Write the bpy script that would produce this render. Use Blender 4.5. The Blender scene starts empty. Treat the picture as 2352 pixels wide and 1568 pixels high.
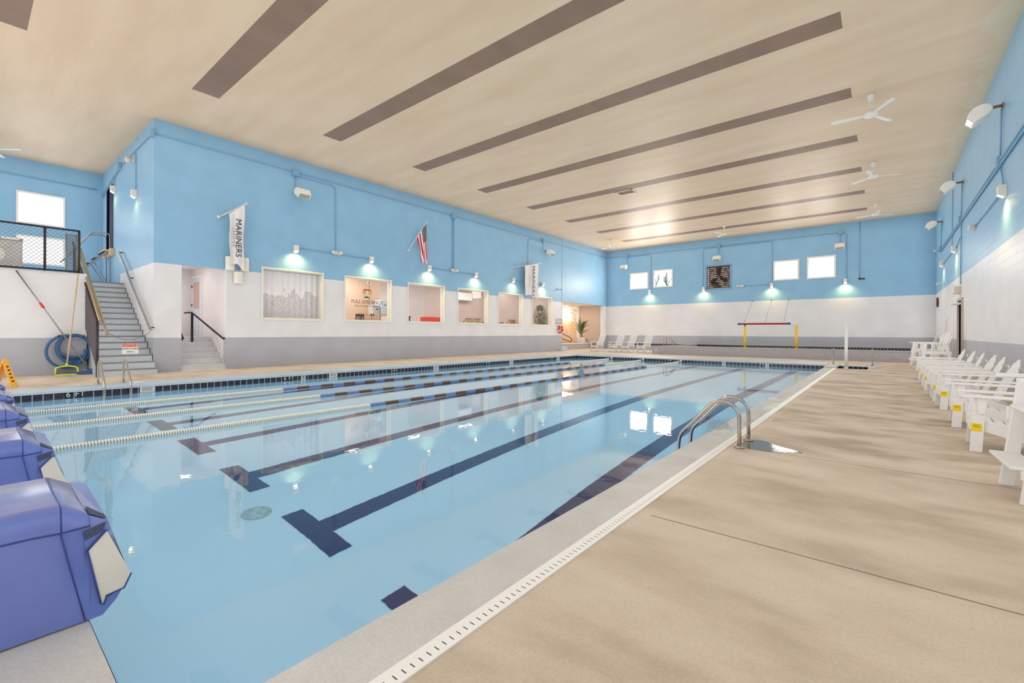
import bpy, bmesh, math, random
from mathutils import Vector, Matrix, Euler

# ------------------------------------------------------------------ camera, world, light, exposure
SC = bpy.context.scene
COL = SC.collection
CAM_H = 1.42
cam_d = bpy.data.cameras.new('camera')
cam = bpy.data.objects.new('camera', cam_d); COL.objects.link(cam)
cam_d.sensor_width = 36.0
cam_d.lens = 1040.0 / 2352.0 * 36.0
cam_d.shift_y = -21.0 / 2352.0
cam_d.clip_end = 300
yaw = math.radians(39.4); roll = math.radians(0.2)
fw = Vector((-math.sin(yaw), math.cos(yaw), 0)); rt = Vector((math.cos(yaw), math.sin(yaw), 0)); up = Vector((0, 0, 1))
r2 = rt * math.cos(roll) + up * math.sin(roll); u2 = up * math.cos(roll) - rt * math.sin(roll)
m = Matrix((r2, u2, -fw)).transposed().to_4x4(); m.translation = Vector((0, 0, CAM_H))
cam.matrix_world = m
SC.camera = cam

world = bpy.data.worlds.new('world'); SC.world = world
world.use_nodes = True
wn = world.node_tree.nodes; wl = world.node_tree.links
bg = wn['Background']
bg.inputs['Color'].default_value = (0.97, 0.985, 1.0, 1)
bg.inputs['Strength'].default_value = 1.5
world.light_settings.ao_factor = 0.60
world.light_settings.distance = 1.0

SC.cycles.use_fast_gi = True
SC.cycles.fast_gi_method = 'ADD'
SC.cycles.use_adaptive_sampling = True
SC.cycles.adaptive_threshold = 0.03
SC.cycles.max_bounces = 7
SC.cycles.diffuse_bounces = 3
SC.cycles.glossy_bounces = 3
SC.cycles.transmission_bounces = 5
SC.cycles.transparent_max_bounces = 8
SC.cycles.sample_clamp_indirect = 4.0
SC.cycles.sample_clamp_direct = 0.0
SC.cycles.blur_glossy = 0.5
SC.cycles.use_denoising = True
SC.cycles.caustics_reflective = True
SC.cycles.caustics_refractive = True
SC.view_settings.view_transform = 'Standard'
SC.view_settings.look = 'None'
SC.view_settings.exposure = -0.41
SC.view_settings.gamma = 1.0
SC.view_settings.use_curve_mapping = False

def area(name, loc, size, power, color, direction, size_y=None):
    d = bpy.data.lights.new(name, 'AREA'); d.energy = power; d.color = color
    d.shape = 'RECTANGLE'; d.size = size; d.size_y = size_y or size
    o = bpy.data.objects.new(name, d); COL.objects.link(o); o.location = loc
    o.rotation_euler = Vector(direction).to_track_quat('-Z', 'Y').to_euler()
    return o

# added fill lamp behind the camera, then daylight through the windows
area('near_end_fill', (-12.5, -5.7, 4.3), 12.0, 330, (1.0, 0.985, 0.96), (-0.1, 1, 0.1), 7.5)
for (x, z, p) in ((-16.28, 5.87, 130), (-14.2, 5.94, 150), (-5.36, 5.88, 50), (-3.3, 5.9, 60)):
    area('daylight_far_window', (x, 37.02, z), 1.4, p * 1.6, (1.0, 0.9, 0.82), (0, -1, -0.15), 1.25)
for z in (6.66, 4.87):
    area('daylight_side_window', (-28.22, 2.2, z), 1.4, 18, (1.0, 0.9, 0.85), (1, 0, -0.1), 1.25)

# ------------------------------------------------------------------ helpers
PI = math.pi
def lin(c):
    return tuple(((v / 255) / 12.92 if v / 255 <= 0.04045 else (((v / 255) + 0.055) / 1.055) ** 2.4) for v in c)

def tag(o, label=None, cat=None, group=None, kind=None):
    if label: o['label'] = label
    if cat: o['category'] = cat
    if group: o['group'] = group
    if kind: o['kind'] = kind
    return o

def thing(name, label, cat, loc=(0, 0, 0), rz=0.0, group=None):
    o = bpy.data.objects.new(name, None); COL.objects.link(o)
    o.location = loc; o.rotation_euler = (0, 0, rz); o.empty_display_size = 0.1
    return tag(o, label, cat, group)

def copy_tree(o, parent=None):
    c = o.copy(); COL.objects.link(c); c.parent = parent
    for ch in list(o.children): copy_tree(ch, c)
    return c

class MB:
    def __init__(s): s.v = []; s.f = []; s.m = []; s.sm = []
    def add(s, vs, fs, mi=0, smooth=False, M=None):
        b = len(s.v)
        if M is not None: vs = [M @ Vector(p) for p in vs]
        s.v += [tuple(p) for p in vs]
        for f in fs: s.f.append([i + b for i in f]); s.m.append(mi); s.sm.append(smooth)
        return s
    def box(s, x0, x1, y0, y1, z0, z1, mi=0, M=None):
        vs = [(x0, y0, z0), (x1, y0, z0), (x1, y1, z0), (x0, y1, z0), (x0, y0, z1), (x1, y0, z1), (x1, y1, z1), (x0, y1, z1)]
        return s.add(vs, [(0, 3, 2, 1), (4, 5, 6, 7), (0, 1, 5, 4), (1, 2, 6, 5), (2, 3, 7, 6), (3, 0, 4, 7)], mi, False, M)
    def bar(s, a, b, w, t, upv=(0, 0, 1), mi=0):
        # rectangular bar from a to b; w across, t along 'up'
        a = Vector(a); b = Vector(b); d = b - a; L = d.length; d.normalize()
        u = Vector(upv); side = d.cross(u)
        if side.length < 1e-4: side = d.cross(Vector((1, 0, 0)))
        side.normalize(); u = side.cross(d)
        M = Matrix((side, d, u)).transposed().to_4x4(); M.translation = a
        return s.box(-w / 2, w / 2, 0, L, -t / 2, t / 2, mi, M)
    def tube(s, pts, r, n=10, mi=0, caps=True, radii=None, closed=False):
        pts = [Vector(p) for p in pts]; N = len(pts); vs = []; fs = []
        prev = None
        for i, p in enumerate(pts):
            if closed: d = pts[(i + 1) % N] - pts[i - 1]
            else: d = pts[min(i + 1, N - 1)] - pts[max(i - 1, 0)]
            if d.length < 1e-9: d = Vector((0, 0, 1))
            d.normalize()
            if prev is None:
                a = d.cross(Vector((0, 0, 1)))
                if a.length < 0.05: a = d.cross(Vector((1, 0, 0)))
            else:
                a = prev - d * prev.dot(d)
                if a.length < 1e-4: a = d.cross(Vector((1, 0, 0)))
            a.normalize(); prev = a; b = d.cross(a)
            rr = radii[i] if radii else r
            for k in range(n):
                t = 2 * PI * k / n
                vs.append(p + a * (math.cos(t) * rr) + b * (math.sin(t) * rr))
        rng = N if closed else N - 1
        for i in range(rng):
            j = (i + 1) % N
            for k in range(n):
                k2 = (k + 1) % n
                fs.append((i * n + k, i * n + k2, j * n + k2, j * n + k))
        s.add(vs, fs, mi, True)
        if caps and not closed:
            b0 = len(s.v) - N * n
            s.f.append([b0 + k for k in range(n)][::-1]); s.m.append(mi); s.sm.append(False)
            s.f.append([b0 + (N - 1) * n + k for k in range(n)]); s.m.append(mi); s.sm.append(False)
        return s
    def lathe(s, prof, n=24, mi=0, M=None, smooth=True):
        vs = []; fs = []
        for (r, z) in prof:
            for k in range(n):
                t = 2 * PI * k / n
                vs.append((r * math.cos(t), r * math.sin(t), z))
        for i in range(len(prof) - 1):
            for k in range(n):
                k2 = (k + 1) % n
                fs.append((i * n + k, i * n + k2, (i + 1) * n + k2, (i + 1) * n + k))
        if prof[0][0] > 1e-5: fs.append(tuple(range(n))[::-1])
        if prof[-1][0] > 1e-5: fs.append(tuple((len(prof) - 1) * n + k for k in range(n)))
        return s.add(vs, fs, mi, smooth, M)
    def prism(s, poly, d0, d1, axis='y', mi=0, M=None, smooth=False):
        n = len(poly)
        def P(a, b, d):
            return {'y': (a, d, b), 'x': (d, a, b), 'z': (a, b, d)}[axis]
        vs = [P(a, b, d0) for a, b in poly] + [P(a, b, d1) for a, b in poly]
        fs = [tuple(range(n)), tuple(range(n, 2 * n))[::-1]] + [(i, i + n, (i + 1) % n + n, (i + 1) % n) for i in range(n)]
        return s.add(vs, fs, mi, smooth, M)
    def grid(s, fn, nu, nv, mi=0, smooth=True):
        vs = [fn(i / nu, j / nv) for j in range(nv + 1) for i in range(nu + 1)]
        fs = [(j * (nu + 1) + i, j * (nu + 1) + i + 1, (j + 1) * (nu + 1) + i + 1, (j + 1) * (nu + 1) + i) for j in range(nv) for i in range(nu)]
        return s.add(vs, fs, mi, smooth)
    def build(s, name, mats, parent=None, bevel=0.0, seg=2, fix=True):
        me = bpy.data.meshes.new(name)
        me.from_pydata(s.v, [], s.f)
        if not isinstance(mats, (list, tuple)): mats = [mats]
        for mm in mats: me.materials.append(mm)
        me.polygons.foreach_set('material_index', s.m)
        me.polygons.foreach_set('use_smooth', s.sm)
        me.update()
        if fix:
            bm = bmesh.new(); bm.from_mesh(me)
            bmesh.ops.recalc_face_normals(bm, faces=bm.faces); bm.to_mesh(me); bm.free()
        o = bpy.data.objects.new(name, me); COL.objects.link(o)
        if parent: o.parent = parent
        if bevel:
            b = o.modifiers.new('bevel', 'BEVEL'); b.width = bevel; b.segments = seg; b.limit_method = 'ANGLE'; b.angle_limit = math.radians(40)
        return o

def struct(name, mb, mat, label=None, cat=None, parent=None, **k):
    o = mb.build(name, mat, parent, **k)
    if not parent: tag(o, label or name.replace('_', ' '), cat or name.split('_')[0], kind='structure')
    return o

def text(name, body, size, loc, rot, mat, parent=None, extrude=0.002, align='CENTER', sx=1.0, spacing=1.0):
    c = bpy.data.curves.new(name, 'FONT'); c.body = body; c.size = size; c.extrude = extrude
    c.align_x = align; c.align_y = 'CENTER'; c.space_character = spacing; c.resolution_u = 4
    c.materials.append(mat)
    o = bpy.data.objects.new(name, c); COL.objects.link(o)
    o.location = loc
    if isinstance(rot, Matrix): o.rotation_euler = rot.to_euler()
    else: o.rotation_euler = rot
    o.scale = (sx, 1, 1)
    bpy.context.view_layer.update()
    me = bpy.data.meshes.new_from_object(o.evaluated_get(bpy.context.evaluated_depsgraph_get()))
    r = bpy.data.objects.new(name, me); COL.objects.link(r)
    r.location = o.location; r.rotation_euler = o.rotation_euler; r.scale = o.scale
    bpy.data.objects.remove(o); bpy.data.curves.remove(c)
    if parent: r.parent = parent
    return r

def arc(c, r, a0, a1, n, ax1, ax2):
    c = Vector(c); a = Vector(ax1); b = Vector(ax2)
    return [c + a * (r * math.cos(a0 + (a1 - a0) * i / n)) + b * (r * math.sin(a0 + (a1 - a0) * i / n)) for i in range(n + 1)]

def round_path(pts, r, n=5):
    pts = [Vector(p) for p in pts]; out = [pts[0]]
    for i in range(1, len(pts) - 1):
        p = pts[i]; a = (pts[i - 1] - p); b = (pts[i + 1] - p)
        rr = min(r, a.length * 0.49, b.length * 0.49); a.normalize(); b.normalize()
        A = p + a * rr; B = p + b * rr
        for k in range(n + 1):
            t = k / n; out.append(A * (1 - t) ** 2 + p * (2 * t * (1 - t)) + B * t * t)
    out.append(pts[-1]); return out

# ------------------------------------------------------------------ materials
def nmat(name):
    m = bpy.data.materials.new(name); m.use_nodes = True
    nt = m.node_tree; b = nt.nodes['Principled BSDF']
    return m, nt, b
def N(nt, t, **k):
    n = nt.nodes.new(t)
    for a, v in k.items(): setattr(n, a, v)
    return n
def pos(nt):
    return N(nt, 'ShaderNodeNewGeometry').outputs['Position']
def mapping(nt, vec, scale=(1, 1, 1)):
    mp = N(nt, 'ShaderNodeMapping'); mp.inputs['Scale'].default_value = scale
    nt.links.new(vec, mp.inputs['Vector']); return mp.outputs['Vector']
def noise(nt, vec, scale, detail=3, rough=0.5):
    n = N(nt, 'ShaderNodeTexNoise'); n.inputs['Scale'].default_value = scale; n.inputs['Detail'].default_value = detail
    n.inputs['Roughness'].default_value = rough
    nt.links.new(vec, n.inputs['Vector']); return n.outputs['Fac']
def ramp(nt, fac, stops, interp='LINEAR'):
    r = N(nt, 'ShaderNodeValToRGB'); r.color_ramp.interpolation = interp
    while len(r.color_ramp.elements) < len(stops): r.color_ramp.elements.new(0.5)
    for e, (p, c) in zip(r.color_ramp.elements, stops):
        e.position = p; e.color = (*c, 1) if len(c) == 3 else c
    nt.links.new(fac, r.inputs['Fac']); return r.outputs['Color']
def mth(nt, op, a, b=None):
    n = N(nt, 'ShaderNodeMath', operation=op)
    for i, v in enumerate((a, b)):
        if v is None: continue
        if isinstance(v, (int, float)): n.inputs[i].default_value = v
        else: nt.links.new(v, n.inputs[i])
    return n.outputs[0]
def mix(nt, fac, a, b, mode='MIX'):
    n = N(nt, 'ShaderNodeMix', data_type='RGBA', blend_type=mode)
    if isinstance(fac, (int, float)): n.inputs[0].default_value = fac
    else: nt.links.new(fac, n.inputs[0])
    for i, v in ((6, a), (7, b)):
        if isinstance(v, tuple): n.inputs[i].default_value = (*v[:3], 1)
        else: nt.links.new(v, n.inputs[i])
    return n.outputs[2]
def bump(nt, bsdf, height, strength=0.3, dist=0.01):
    b = N(nt, 'ShaderNodeBump'); b.inputs['Strength'].default_value = strength; b.inputs['Distance'].default_value = dist
    nt.links.new(height, b.inputs['Height']); nt.links.new(b.outputs[0], bsdf.inputs['Normal'])
def xyz(nt, vec):
    s = N(nt, 'ShaderNodeSeparateXYZ'); nt.links.new(vec, s.inputs[0]); return s.outputs

def pbr(name, rgb, rough=0.5, metal=0.0, var=0.06, nscale=6.0, bmp=0.0, bscale=40.0, spec=0.5, sheen=0.0, emit=None, es=0.0):
    m, nt, b = nmat(name)
    c = lin(rgb)
    if var:
        p = N(nt, 'ShaderNodeTexCoord').outputs['Object']
        f = noise(nt, p, nscale, 4)
        lo = tuple(v * (1 - var) for v in c); hi = tuple(min(1, v * (1 + var)) for v in c)
        nt.links.new(ramp(nt, f, [(0.3, lo), (0.7, hi)]), b.inputs['Base Color'])
    else: b.inputs['Base Color'].default_value = (*c, 1)
    b.inputs['Roughness'].default_value = rough; b.inputs['Metallic'].default_value = metal
    b.inputs['Specular IOR Level'].default_value = spec
    if bmp:
        p = N(nt, 'ShaderNodeTexCoord').outputs['Object']
        bump(nt, b, noise(nt, p, bscale, 3), bmp, 0.01)
    if emit:
        b.inputs['Emission Color'].default_value = (*lin(emit), 1); b.inputs['Emission Strength'].default_value = es
    return m

BLUE = (138, 181, 210); CREAM = (219, 218, 219); GREY = (169, 170, 178)
def wall_mat(name, kind='bands', axis='y', streak=0.0, rough=0.42, only=None):
    m, nt, b = nmat(name)
    P = pos(nt); s = xyz(nt, P)
    f = noise(nt, P, 1.2, 3)
    if only: col = lin(only)
    else:
        z = s[2]
        if kind == 'stair':   # white only beside the stairs, blue beyond
            isw = mth(nt, 'GREATER_THAN', s[0], -24.4)
            up_ = mth(nt, 'MAXIMUM', mth(nt, 'GREATER_THAN', z, 3.77), mth(nt, 'SUBTRACT', 1.0, isw))
        elif kind == 'blue': up_ = mth(nt, 'GREATER_THAN', z, -100)
        else: up_ = mth(nt, 'GREATER_THAN', z, 3.77)
        lowc = mix(nt, mth(nt, 'GREATER_THAN', z, 1.19), lin(GREY), lin(CREAM))
        col = mix(nt, up_, lowc, lin(BLUE))
    var = ramp(nt, f, [(0.3, (0.95, 0.95, 0.95)), (0.7, (1.03, 1.03, 1.03))])
    if isinstance(col, tuple):
        col = mix(nt, 1.0, col, var, 'MULTIPLY')
    else: col = mix(nt, 1.0, col, var, 'MULTIPLY')
    nt.links.new(col, b.inputs['Base Color'])
    # concrete block joints under the paint
    cmb = N(nt, 'ShaderNodeCombineXYZ')
    nt.links.new(s[1] if axis == 'y' else s[0], cmb.inputs[0]); nt.links.new(s[2], cmb.inputs[1])
    br = N(nt, 'ShaderNodeTexBrick'); br.inputs['Scale'].default_value = 1.0
    br.inputs['Brick Width'].default_value = 0.47; br.inputs['Row Height'].default_value = 0.236
    br.inputs['Mortar Size'].default_value = 0.008; br.inputs['Mortar Smooth'].default_value = 0.8
    nt.links.new(cmb.outputs[0], br.inputs['Vector'])
    h = mth(nt, 'ADD', mth(nt, 'MULTIPLY', br.outputs['Fac'], -0.35), mth(nt, 'MULTIPLY', noise(nt, P, 25, 4, 0.6), 0.25))
    if streak:
        st = noise(nt, mapping(nt, P, (4.5, 4.5, 0.12)), 1.0, 3)
        h = mth(nt, 'ADD', h, mth(nt, 'MULTIPLY', st, streak))
    bump(nt, b, h, 0.35, 0.02)
    b.inputs['Roughness'].default_value = rough
    return m

M = {}
M['wall_y'] = wall_mat('painted_block_wall', axis='y', streak=0.3)
M['wall_x'] = wall_mat('painted_block_wall_far', axis='x')
M['wall_stair'] = wall_mat('painted_block_wall_stairs', 'stair', axis='x')
M['wall_blue'] = wall_mat('blue_painted_wall', 'blue', axis='y')
M['wall_cream'] = wall_mat('cream_painted_wall', only=(214, 208, 202), axis='x', rough=0.6)
M['wall_tan'] = wall_mat('tan_painted_wall', only=(205, 178, 155), axis='x', rough=0.6)
M['wall_mauve'] = wall_mat('mauve_painted_wall', only=(190, 174, 165), axis='x', rough=0.6)

# ceiling: tan coated panels with brown painted bands
m, nt, b = nmat('coated_ceiling'); P = pos(nt); s = xyz(nt, P)
t = mth(nt, 'ABSOLUTE', mth(nt, 'SUBTRACT', mth(nt, 'MODULO', mth(nt, 'ADD', s[1], 41.1 - 0.64 + 2.055), 4.11), 2.055))
inb = mth(nt, 'MULTIPLY', mth(nt, 'LESS_THAN', t, 0.365), mth(nt, 'MULTIPLY', mth(nt, 'GREATER_THAN', s[0], -16.1), mth(nt, 'LESS_THAN', s[0], -0.78)))
f1 = noise(nt, mapping(nt, P, (0.35, 1.6, 1)), 1.0, 4)
base = ramp(nt, f1, [(0.3, lin((206, 181, 152))), (0.7, lin((215, 192, 164)))])
f2 = noise(nt, mapping(nt, P, (2.0, 0.5, 1)), 1.0, 3)
# lighter brushed patches along the side wall
edge = mth(nt, 'MULTIPLY', mth(nt, 'GREATER_THAN', mth(nt, 'ADD', s[0], mth(nt, 'MULTIPLY', noise(nt, P, 1.3, 5, 0.7), 1.6)), 2.75), 0.45)
base = mix(nt, edge, base, lin((214, 206, 178)))
brown = ramp(nt, f2, [(0.3, lin((128, 104, 88))), (0.7, lin((138, 113, 96)))])
nt.links.new(mix(nt, inb, base, brown), b.inputs['Base Color'])
b.inputs['Roughness'].default_value = 0.47
b.inputs['Specular IOR Level'].default_value = 0.5
seam = mth(nt, 'ABSOLUTE', mth(nt, 'SUBTRACT', mth(nt, 'MODULO', mth(nt, 'ADD', s[0], 40.0), 1.55), 0.775))
ridge = mth(nt, 'MULTIPLY', mth(nt, 'LESS_THAN', seam, 0.03), 0.5)
w1 = noise(nt, mapping(nt, P, (1.0, 5.0, 1)), 1.5, 4)
h = mth(nt, 'ADD', mth(nt, 'ADD', ridge, mth(nt, 'MULTIPLY', w1, 1.4)), mth(nt, 'MULTIPLY', noise(nt, P, 14, 3), 0.12))
bump(nt, b, h, 0.30, 0.02)
M['ceiling'] = m

# pool deck concrete with saw-cut joints
m, nt, b = nmat('deck_concrete'); P = pos(nt); s = xyz(nt, P)
f1 = noise(nt, mapping(nt, P, (0.55, 1.2, 1)), 1.0, 5, 0.6)
c1 = ramp(nt, f1, [(0.28, lin((170, 152, 130))), (0.5, lin((200, 183, 162))), (0.75, lin((212, 198, 179)))])
f2 = noise(nt, mapping(nt, P, (1.3, 2.2, 1)), 1.1, 5, 0.65)
dk = ramp(nt, f2, [(0.32, (0.58, 0.52, 0.45)), (0.44, (0.86, 0.83, 0.79)), (0.56, (1, 1, 1))])
wet = mth(nt, 'GREATER_THAN', s[1], 5.2)
far = N(nt, 'ShaderNodeMapRange'); nt.links.new(s[1], far.inputs[0])
far.inputs[1].default_value = 3.0; far.inputs[2].default_value = 9.0; far.inputs[3].default_value = 0.08; far.inputs[4].default_value = 1.0
side = mth(nt, 'GREATER_THAN', s[0], -1.4)
c2 = mix(nt, mth(nt, 'MULTIPLY', far.outputs[0], side), c1, mix(nt, 1.0, c1, dk, 'MULTIPLY'))
f3 = noise(nt, P, 60, 3)
c2 = mix(nt, 1.0, c2, ramp(nt, f3, [(0.35, (0.93, 0.93, 0.93)), (0.65, (1.04, 1.04, 1.04))]), 'MULTIPLY')
pits = ramp(nt, noise(nt, P, 26, 2), [(0.215, (0.45, 0.42, 0.4)), (0.235, (1, 1, 1))])
c2 = mix(nt, 1.0, c2, pits, 'MULTIPLY')
j = None
for y0 in (3.42, 6.16, 11.9, 17.6):
    q = mth(nt, 'LESS_THAN', mth(nt, 'ABSOLUTE', mth(nt, 'ADD', mth(nt, 'SUBTRACT', s[1], y0), mth(nt, 'MULTIPLY', noise(nt, P, 5, 2), 0.012))), 0.007)
    j = q if j is None else mth(nt, 'MAXIMUM', j, q)
j = mth(nt, 'MULTIPLY', j, side)
nt.links.new(mix(nt, mth(nt, 'MULTIPLY', j, 0.75), c2, lin((78, 62, 48))), b.inputs['Base Color'])
nt.links.new(ramp(nt, f2, [(0.3, (0.42, 0.42, 0.42)), (0.5, (0.62, 0.62, 0.62))]), b.inputs['Roughness'])
bump(nt, b, mth(nt, 'ADD', f3, mth(nt, 'MULTIPLY', j, -2.0)), 0.15, 0.01)
M['deck'] = m

m, nt, b = nmat('coping_stone'); P = pos(nt)
f3 = noise(nt, P, 90, 3); f1 = noise(nt, P, 1.6, 4)
c = ramp(nt, f1, [(0.3, lin((188, 184, 178))), (0.7, lin((205, 202, 197)))])
nt.links.new(mix(nt, 1.0, c, ramp(nt, f3, [(0.3, (0.9, 0.9, 0.9)), (0.7, (1.05, 1.05, 1.05))]), 'MULTIPLY'), b.inputs['Base Color'])
s = xyz(nt, P)
wetn = mth(nt, 'MULTIPLY', mth(nt, 'GREATER_THAN', noise(nt, mapping(nt, P, (2.5, 1.0, 1)), 1.3, 3), 0.58), mth(nt, 'GREATER_THAN', s[1], 6.6))
nt.links.new(mth(nt, 'SUBTRACT', 0.6, mth(nt, 'MULTIPLY', wetn, 0.52)), b.inputs['Roughness'])
M['coping'] = m
M['coping_blue'] = pbr('painted_coping', (176, 192, 203), 0.35, var=0.06, nscale=3, bmp=0.1)

def tile_mat(name, axis):
    m, nt, b = nmat(name); P = pos(nt); s = xyz(nt, P)
    cmb = N(nt, 'ShaderNodeCombineXYZ'); nt.links.new(s[1] if axis == 'y' else s[0], cmb.inputs[0]); nt.links.new(mth(nt, 'ADD', s[2], 0.165 + 1.7), cmb.inputs[1])
    br = N(nt, 'ShaderNodeTexBrick'); br.offset = 0.0; br.inputs['Scale'].default_value = 1.0
    br.inputs['Brick Width'].default_value = 0.17; br.inputs['Row Height'].default_value = 0.17
    br.inputs['Mortar Size'].default_value = 0.008; br.inputs['Mortar Smooth'].default_value = 0.1
    br.inputs['Color1'].default_value = (*lin((34, 38, 58)), 1); br.inputs['Color2'].default_value = (*lin((58, 48, 52)), 1)
    br.inputs['Mortar'].default_value = (*lin((186, 190, 190)), 1); br.inputs['Bias'].default_value = -0.3
    nt.links.new(cmb.outputs[0], br.inputs['Vector'])
    nt.links.new(br.outputs['Color'], b.inputs['Base Color']); b.inputs['Roughness'].default_value = 0.12
    bump(nt, b, mth(nt, 'ADD', mth(nt, 'MULTIPLY', br.outputs['Fac'], -1.0), mth(nt, 'MULTIPLY', noise(nt, P, 12, 2), 0.6)), 0.2, 0.004)
    return m
M['tile_y'] = tile_mat('waterline_tile_side', 'y'); M['tile_x'] = tile_mat('waterline_tile_end', 'x')

m, nt, b = nmat('pool_plaster'); P = pos(nt)
f1 = noise(nt, P, 0.5, 3)
nt.links.new(ramp(nt, f1, [(0.3, lin((168, 204, 224))), (0.7, lin((177, 211, 229)))]), b.inputs['Base Color'])
b.inputs['Roughness'].default_value = 0.8
M['plaster'] = m
M['pool_line'] = pbr('navy_lane_line_tile', (38, 48, 92), 0.5, var=0.08, nscale=10)

# water
def water_mat(name, strength, big):
    m = bpy.data.materials.new(name); m.use_nodes = True; nt = m.node_tree
    nt.nodes.remove(nt.nodes['Principled BSDF']); out = nt.nodes['Material Output']
    g = N(nt, 'ShaderNodeBsdfGlass'); g.inputs['IOR'].default_value = 1.333; g.inputs['Roughness'].default_value = 0.0
    g.inputs['Color'].default_value = (0.95, 0.99, 1.0, 1)
    P = pos(nt)
    n1 = noise(nt, P, 7.0, 2); n2 = noise(nt, mapping(nt, P, (1.0, 0.6, 1)), 1.1, 2)
    h = mth(nt, 'ADD', mth(nt, 'MULTIPLY', n1, 0.22), mth(nt, 'MULTIPLY', n2, big))
    bp = N(nt, 'ShaderNodeBump'); bp.inputs['Strength'].default_value = strength; bp.inputs['Distance'].default_value = 0.02
    nt.links.new(h, bp.inputs['Height']); nt.links.new(bp.outputs[0], g.inputs['Normal'])
    nt.links.new(g.outputs[0], out.inputs['Surface'])
    return m
M['water'] = water_mat('pool_water', 0.14, 0.5)

# thin window glass: see-through with a mirror share
def thin_glass(name, tint=(1, 1, 1), mirror=0.08):
    m = bpy.data.materials.new(name); m.use_nodes = True; nt = m.node_tree
    nt.nodes.remove(nt.nodes['Principled BSDF']); out = nt.nodes['Material Output']
    tr = N(nt, 'ShaderNodeBsdfTransparent'); tr.inputs[0].default_value = (*tint, 1)
    gl = N(nt, 'ShaderNodeBsdfGlossy'); gl.inputs['Roughness'].default_value = 0.02
    ge = N(nt, 'ShaderNodeNewGeometry'); dp = N(nt, 'ShaderNodeVectorMath', operation='DOT_PRODUCT')
    nt.links.new(ge.outputs['Incoming'], dp.inputs[0]); nt.links.new(ge.outputs['Normal'], dp.inputs[1])
    sch = mth(nt, 'ADD', 0.045, mth(nt, 'MULTIPLY', 0.95, mth(nt, 'POWER', mth(nt, 'SUBTRACT', 1.0, mth(nt, 'ABSOLUTE', dp.outputs['Value'])), 5.0)))
    mx = N(nt, 'ShaderNodeMixShader')
    nt.links.new(sch, mx.inputs[0]); nt.links.new(tr.outputs[0], mx.inputs[1]); nt.links.new(gl.outputs[0], mx.inputs[2])
    nt.links.new(mx.outputs[0], out.inputs['Surface']); return m
M['glass'] = thin_glass('window_glass')

M['white'] = pbr('white_paint', (226, 224, 220), 0.45, var=0.03)
M['poly'] = pbr('white_plastic_lumber', (228, 226, 223), 0.4, var=0.04, nscale=4, bmp=0.05)
M['cream'] = pbr('cream_trim', (226, 222, 210), 0.45, var=0.03)
M['warmwhite'] = pbr('warm_white_housing', (226, 220, 208), 0.4, var=0.04)
M['beigewhite'] = pbr('aged_white_housing', (214, 202, 188), 0.5, var=0.05)
M['blue'] = pbr('blue_conduit_paint', (122, 166, 194), 0.4, var=0.05)
M['steel'] = pbr('brushed_steel', (205, 198, 190), 0.18, 1.0, var=0.04, nscale=20)
M['alu'] = pbr('aluminium', (178, 178, 180), 0.32, 0.9, var=0.05)
M['rust'] = pbr('rusty_bracket', (150, 112, 88), 0.6, 0.2, var=0.25, nscale=30)
M['darkmetal'] = pbr('dark_metal', (74, 66, 66), 0.4, 0.6, var=0.08)
M['galv'] = pbr('galvanised_wire', (112, 108, 110), 0.45, 0.5, var=0.05)
M['black'] = pbr('black_paint', (26, 24, 26), 0.35, var=0.05)
M['darkwood'] = pbr('dark_wood', (76, 52, 44), 0.4, var=0.15, nscale=8)
M['wood'] = pbr('pale_wood', (206, 176, 138), 0.5, var=0.12, nscale=7)
M['step'] = pbr('grey_step_paint', (196, 200, 204), 0.4, var=0.04)
M['nosing'] = pbr('grey_nosing', (120, 124, 128), 0.4, var=0.04)
M['red'] = pbr('red_plastic', (214, 60, 44), 0.4, var=0.04)
M['darkred'] = pbr('dark_red_pipe', (158, 44, 48), 0.35, var=0.05)
M['bluepipe'] = pbr('blue_cap', (36, 98, 150), 0.35, var=0.05)
M['yellow'] = pbr('yellow_pipe', (240, 192, 44), 0.4, var=0.04)
M['amber'] = pbr('yellow_orange_plastic', (250, 178, 36), 0.4, var=0.04)
M['lime'] = pbr('lime_plastic', (208, 224, 74), 0.4, var=0.04)
M['hose'] = pbr('blue_hose', (58, 94, 134), 0.45, var=0.12, nscale=12, bmp=0.2, bscale=30)
M['ink'] = pbr('dark_ink', (52, 54, 64), 0.6, var=0)
M['navy'] = pbr('navy_cloth', (36, 34, 58), 0.7, var=0.05)
M['flagred'] = pbr('red_cloth', (190, 30, 48), 0.7, var=0.05)
M['cloth'] = pbr('white_flag_cloth', (226, 222, 220), 0.75, var=0.04)
M['float_white'] = pbr('ivory_float', (236, 236, 222), 0.4, var=0.03)
M['float_blue'] = pbr('blue_float', (128, 152, 196), 0.4, var=0.08)
M['float_brown'] = pbr('brown_float', (122, 92, 70), 0.4, var=0.1)
M['vinyl'] = pbr('blue_vinyl', (104, 120, 190), 0.34, var=0.08, nscale=5, bmp=0.9, bscale=6)
_b = M['vinyl'].node_tree.nodes['Principled BSDF']; _b.inputs['Coat Weight'].default_value = 1.0; _b.inputs['Coat Roughness'].default_value = 0.16; _b.inputs['Coat IOR'].default_value = 1.6
M['vinyl_dark'] = pbr('dark_blue_trim', (52, 66, 130), 0.35, var=0.06)
M['sailcloth'] = pbr('cream_canvas', (222, 214, 200), 0.6, var=0.04, bmp=0.1, bscale=6)
M['net'] = pbr('grey_mesh_fabric', (66, 76, 98), 0.6, var=0.2, nscale=90)
M['lens'] = pbr('lamp_lens', (255, 250, 225), 0.3, var=0, emit=(255, 222, 158), es=9)
M['lens_off'] = pbr('floodlight_glass', (150, 152, 132), 0.15, var=0.1)
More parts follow.
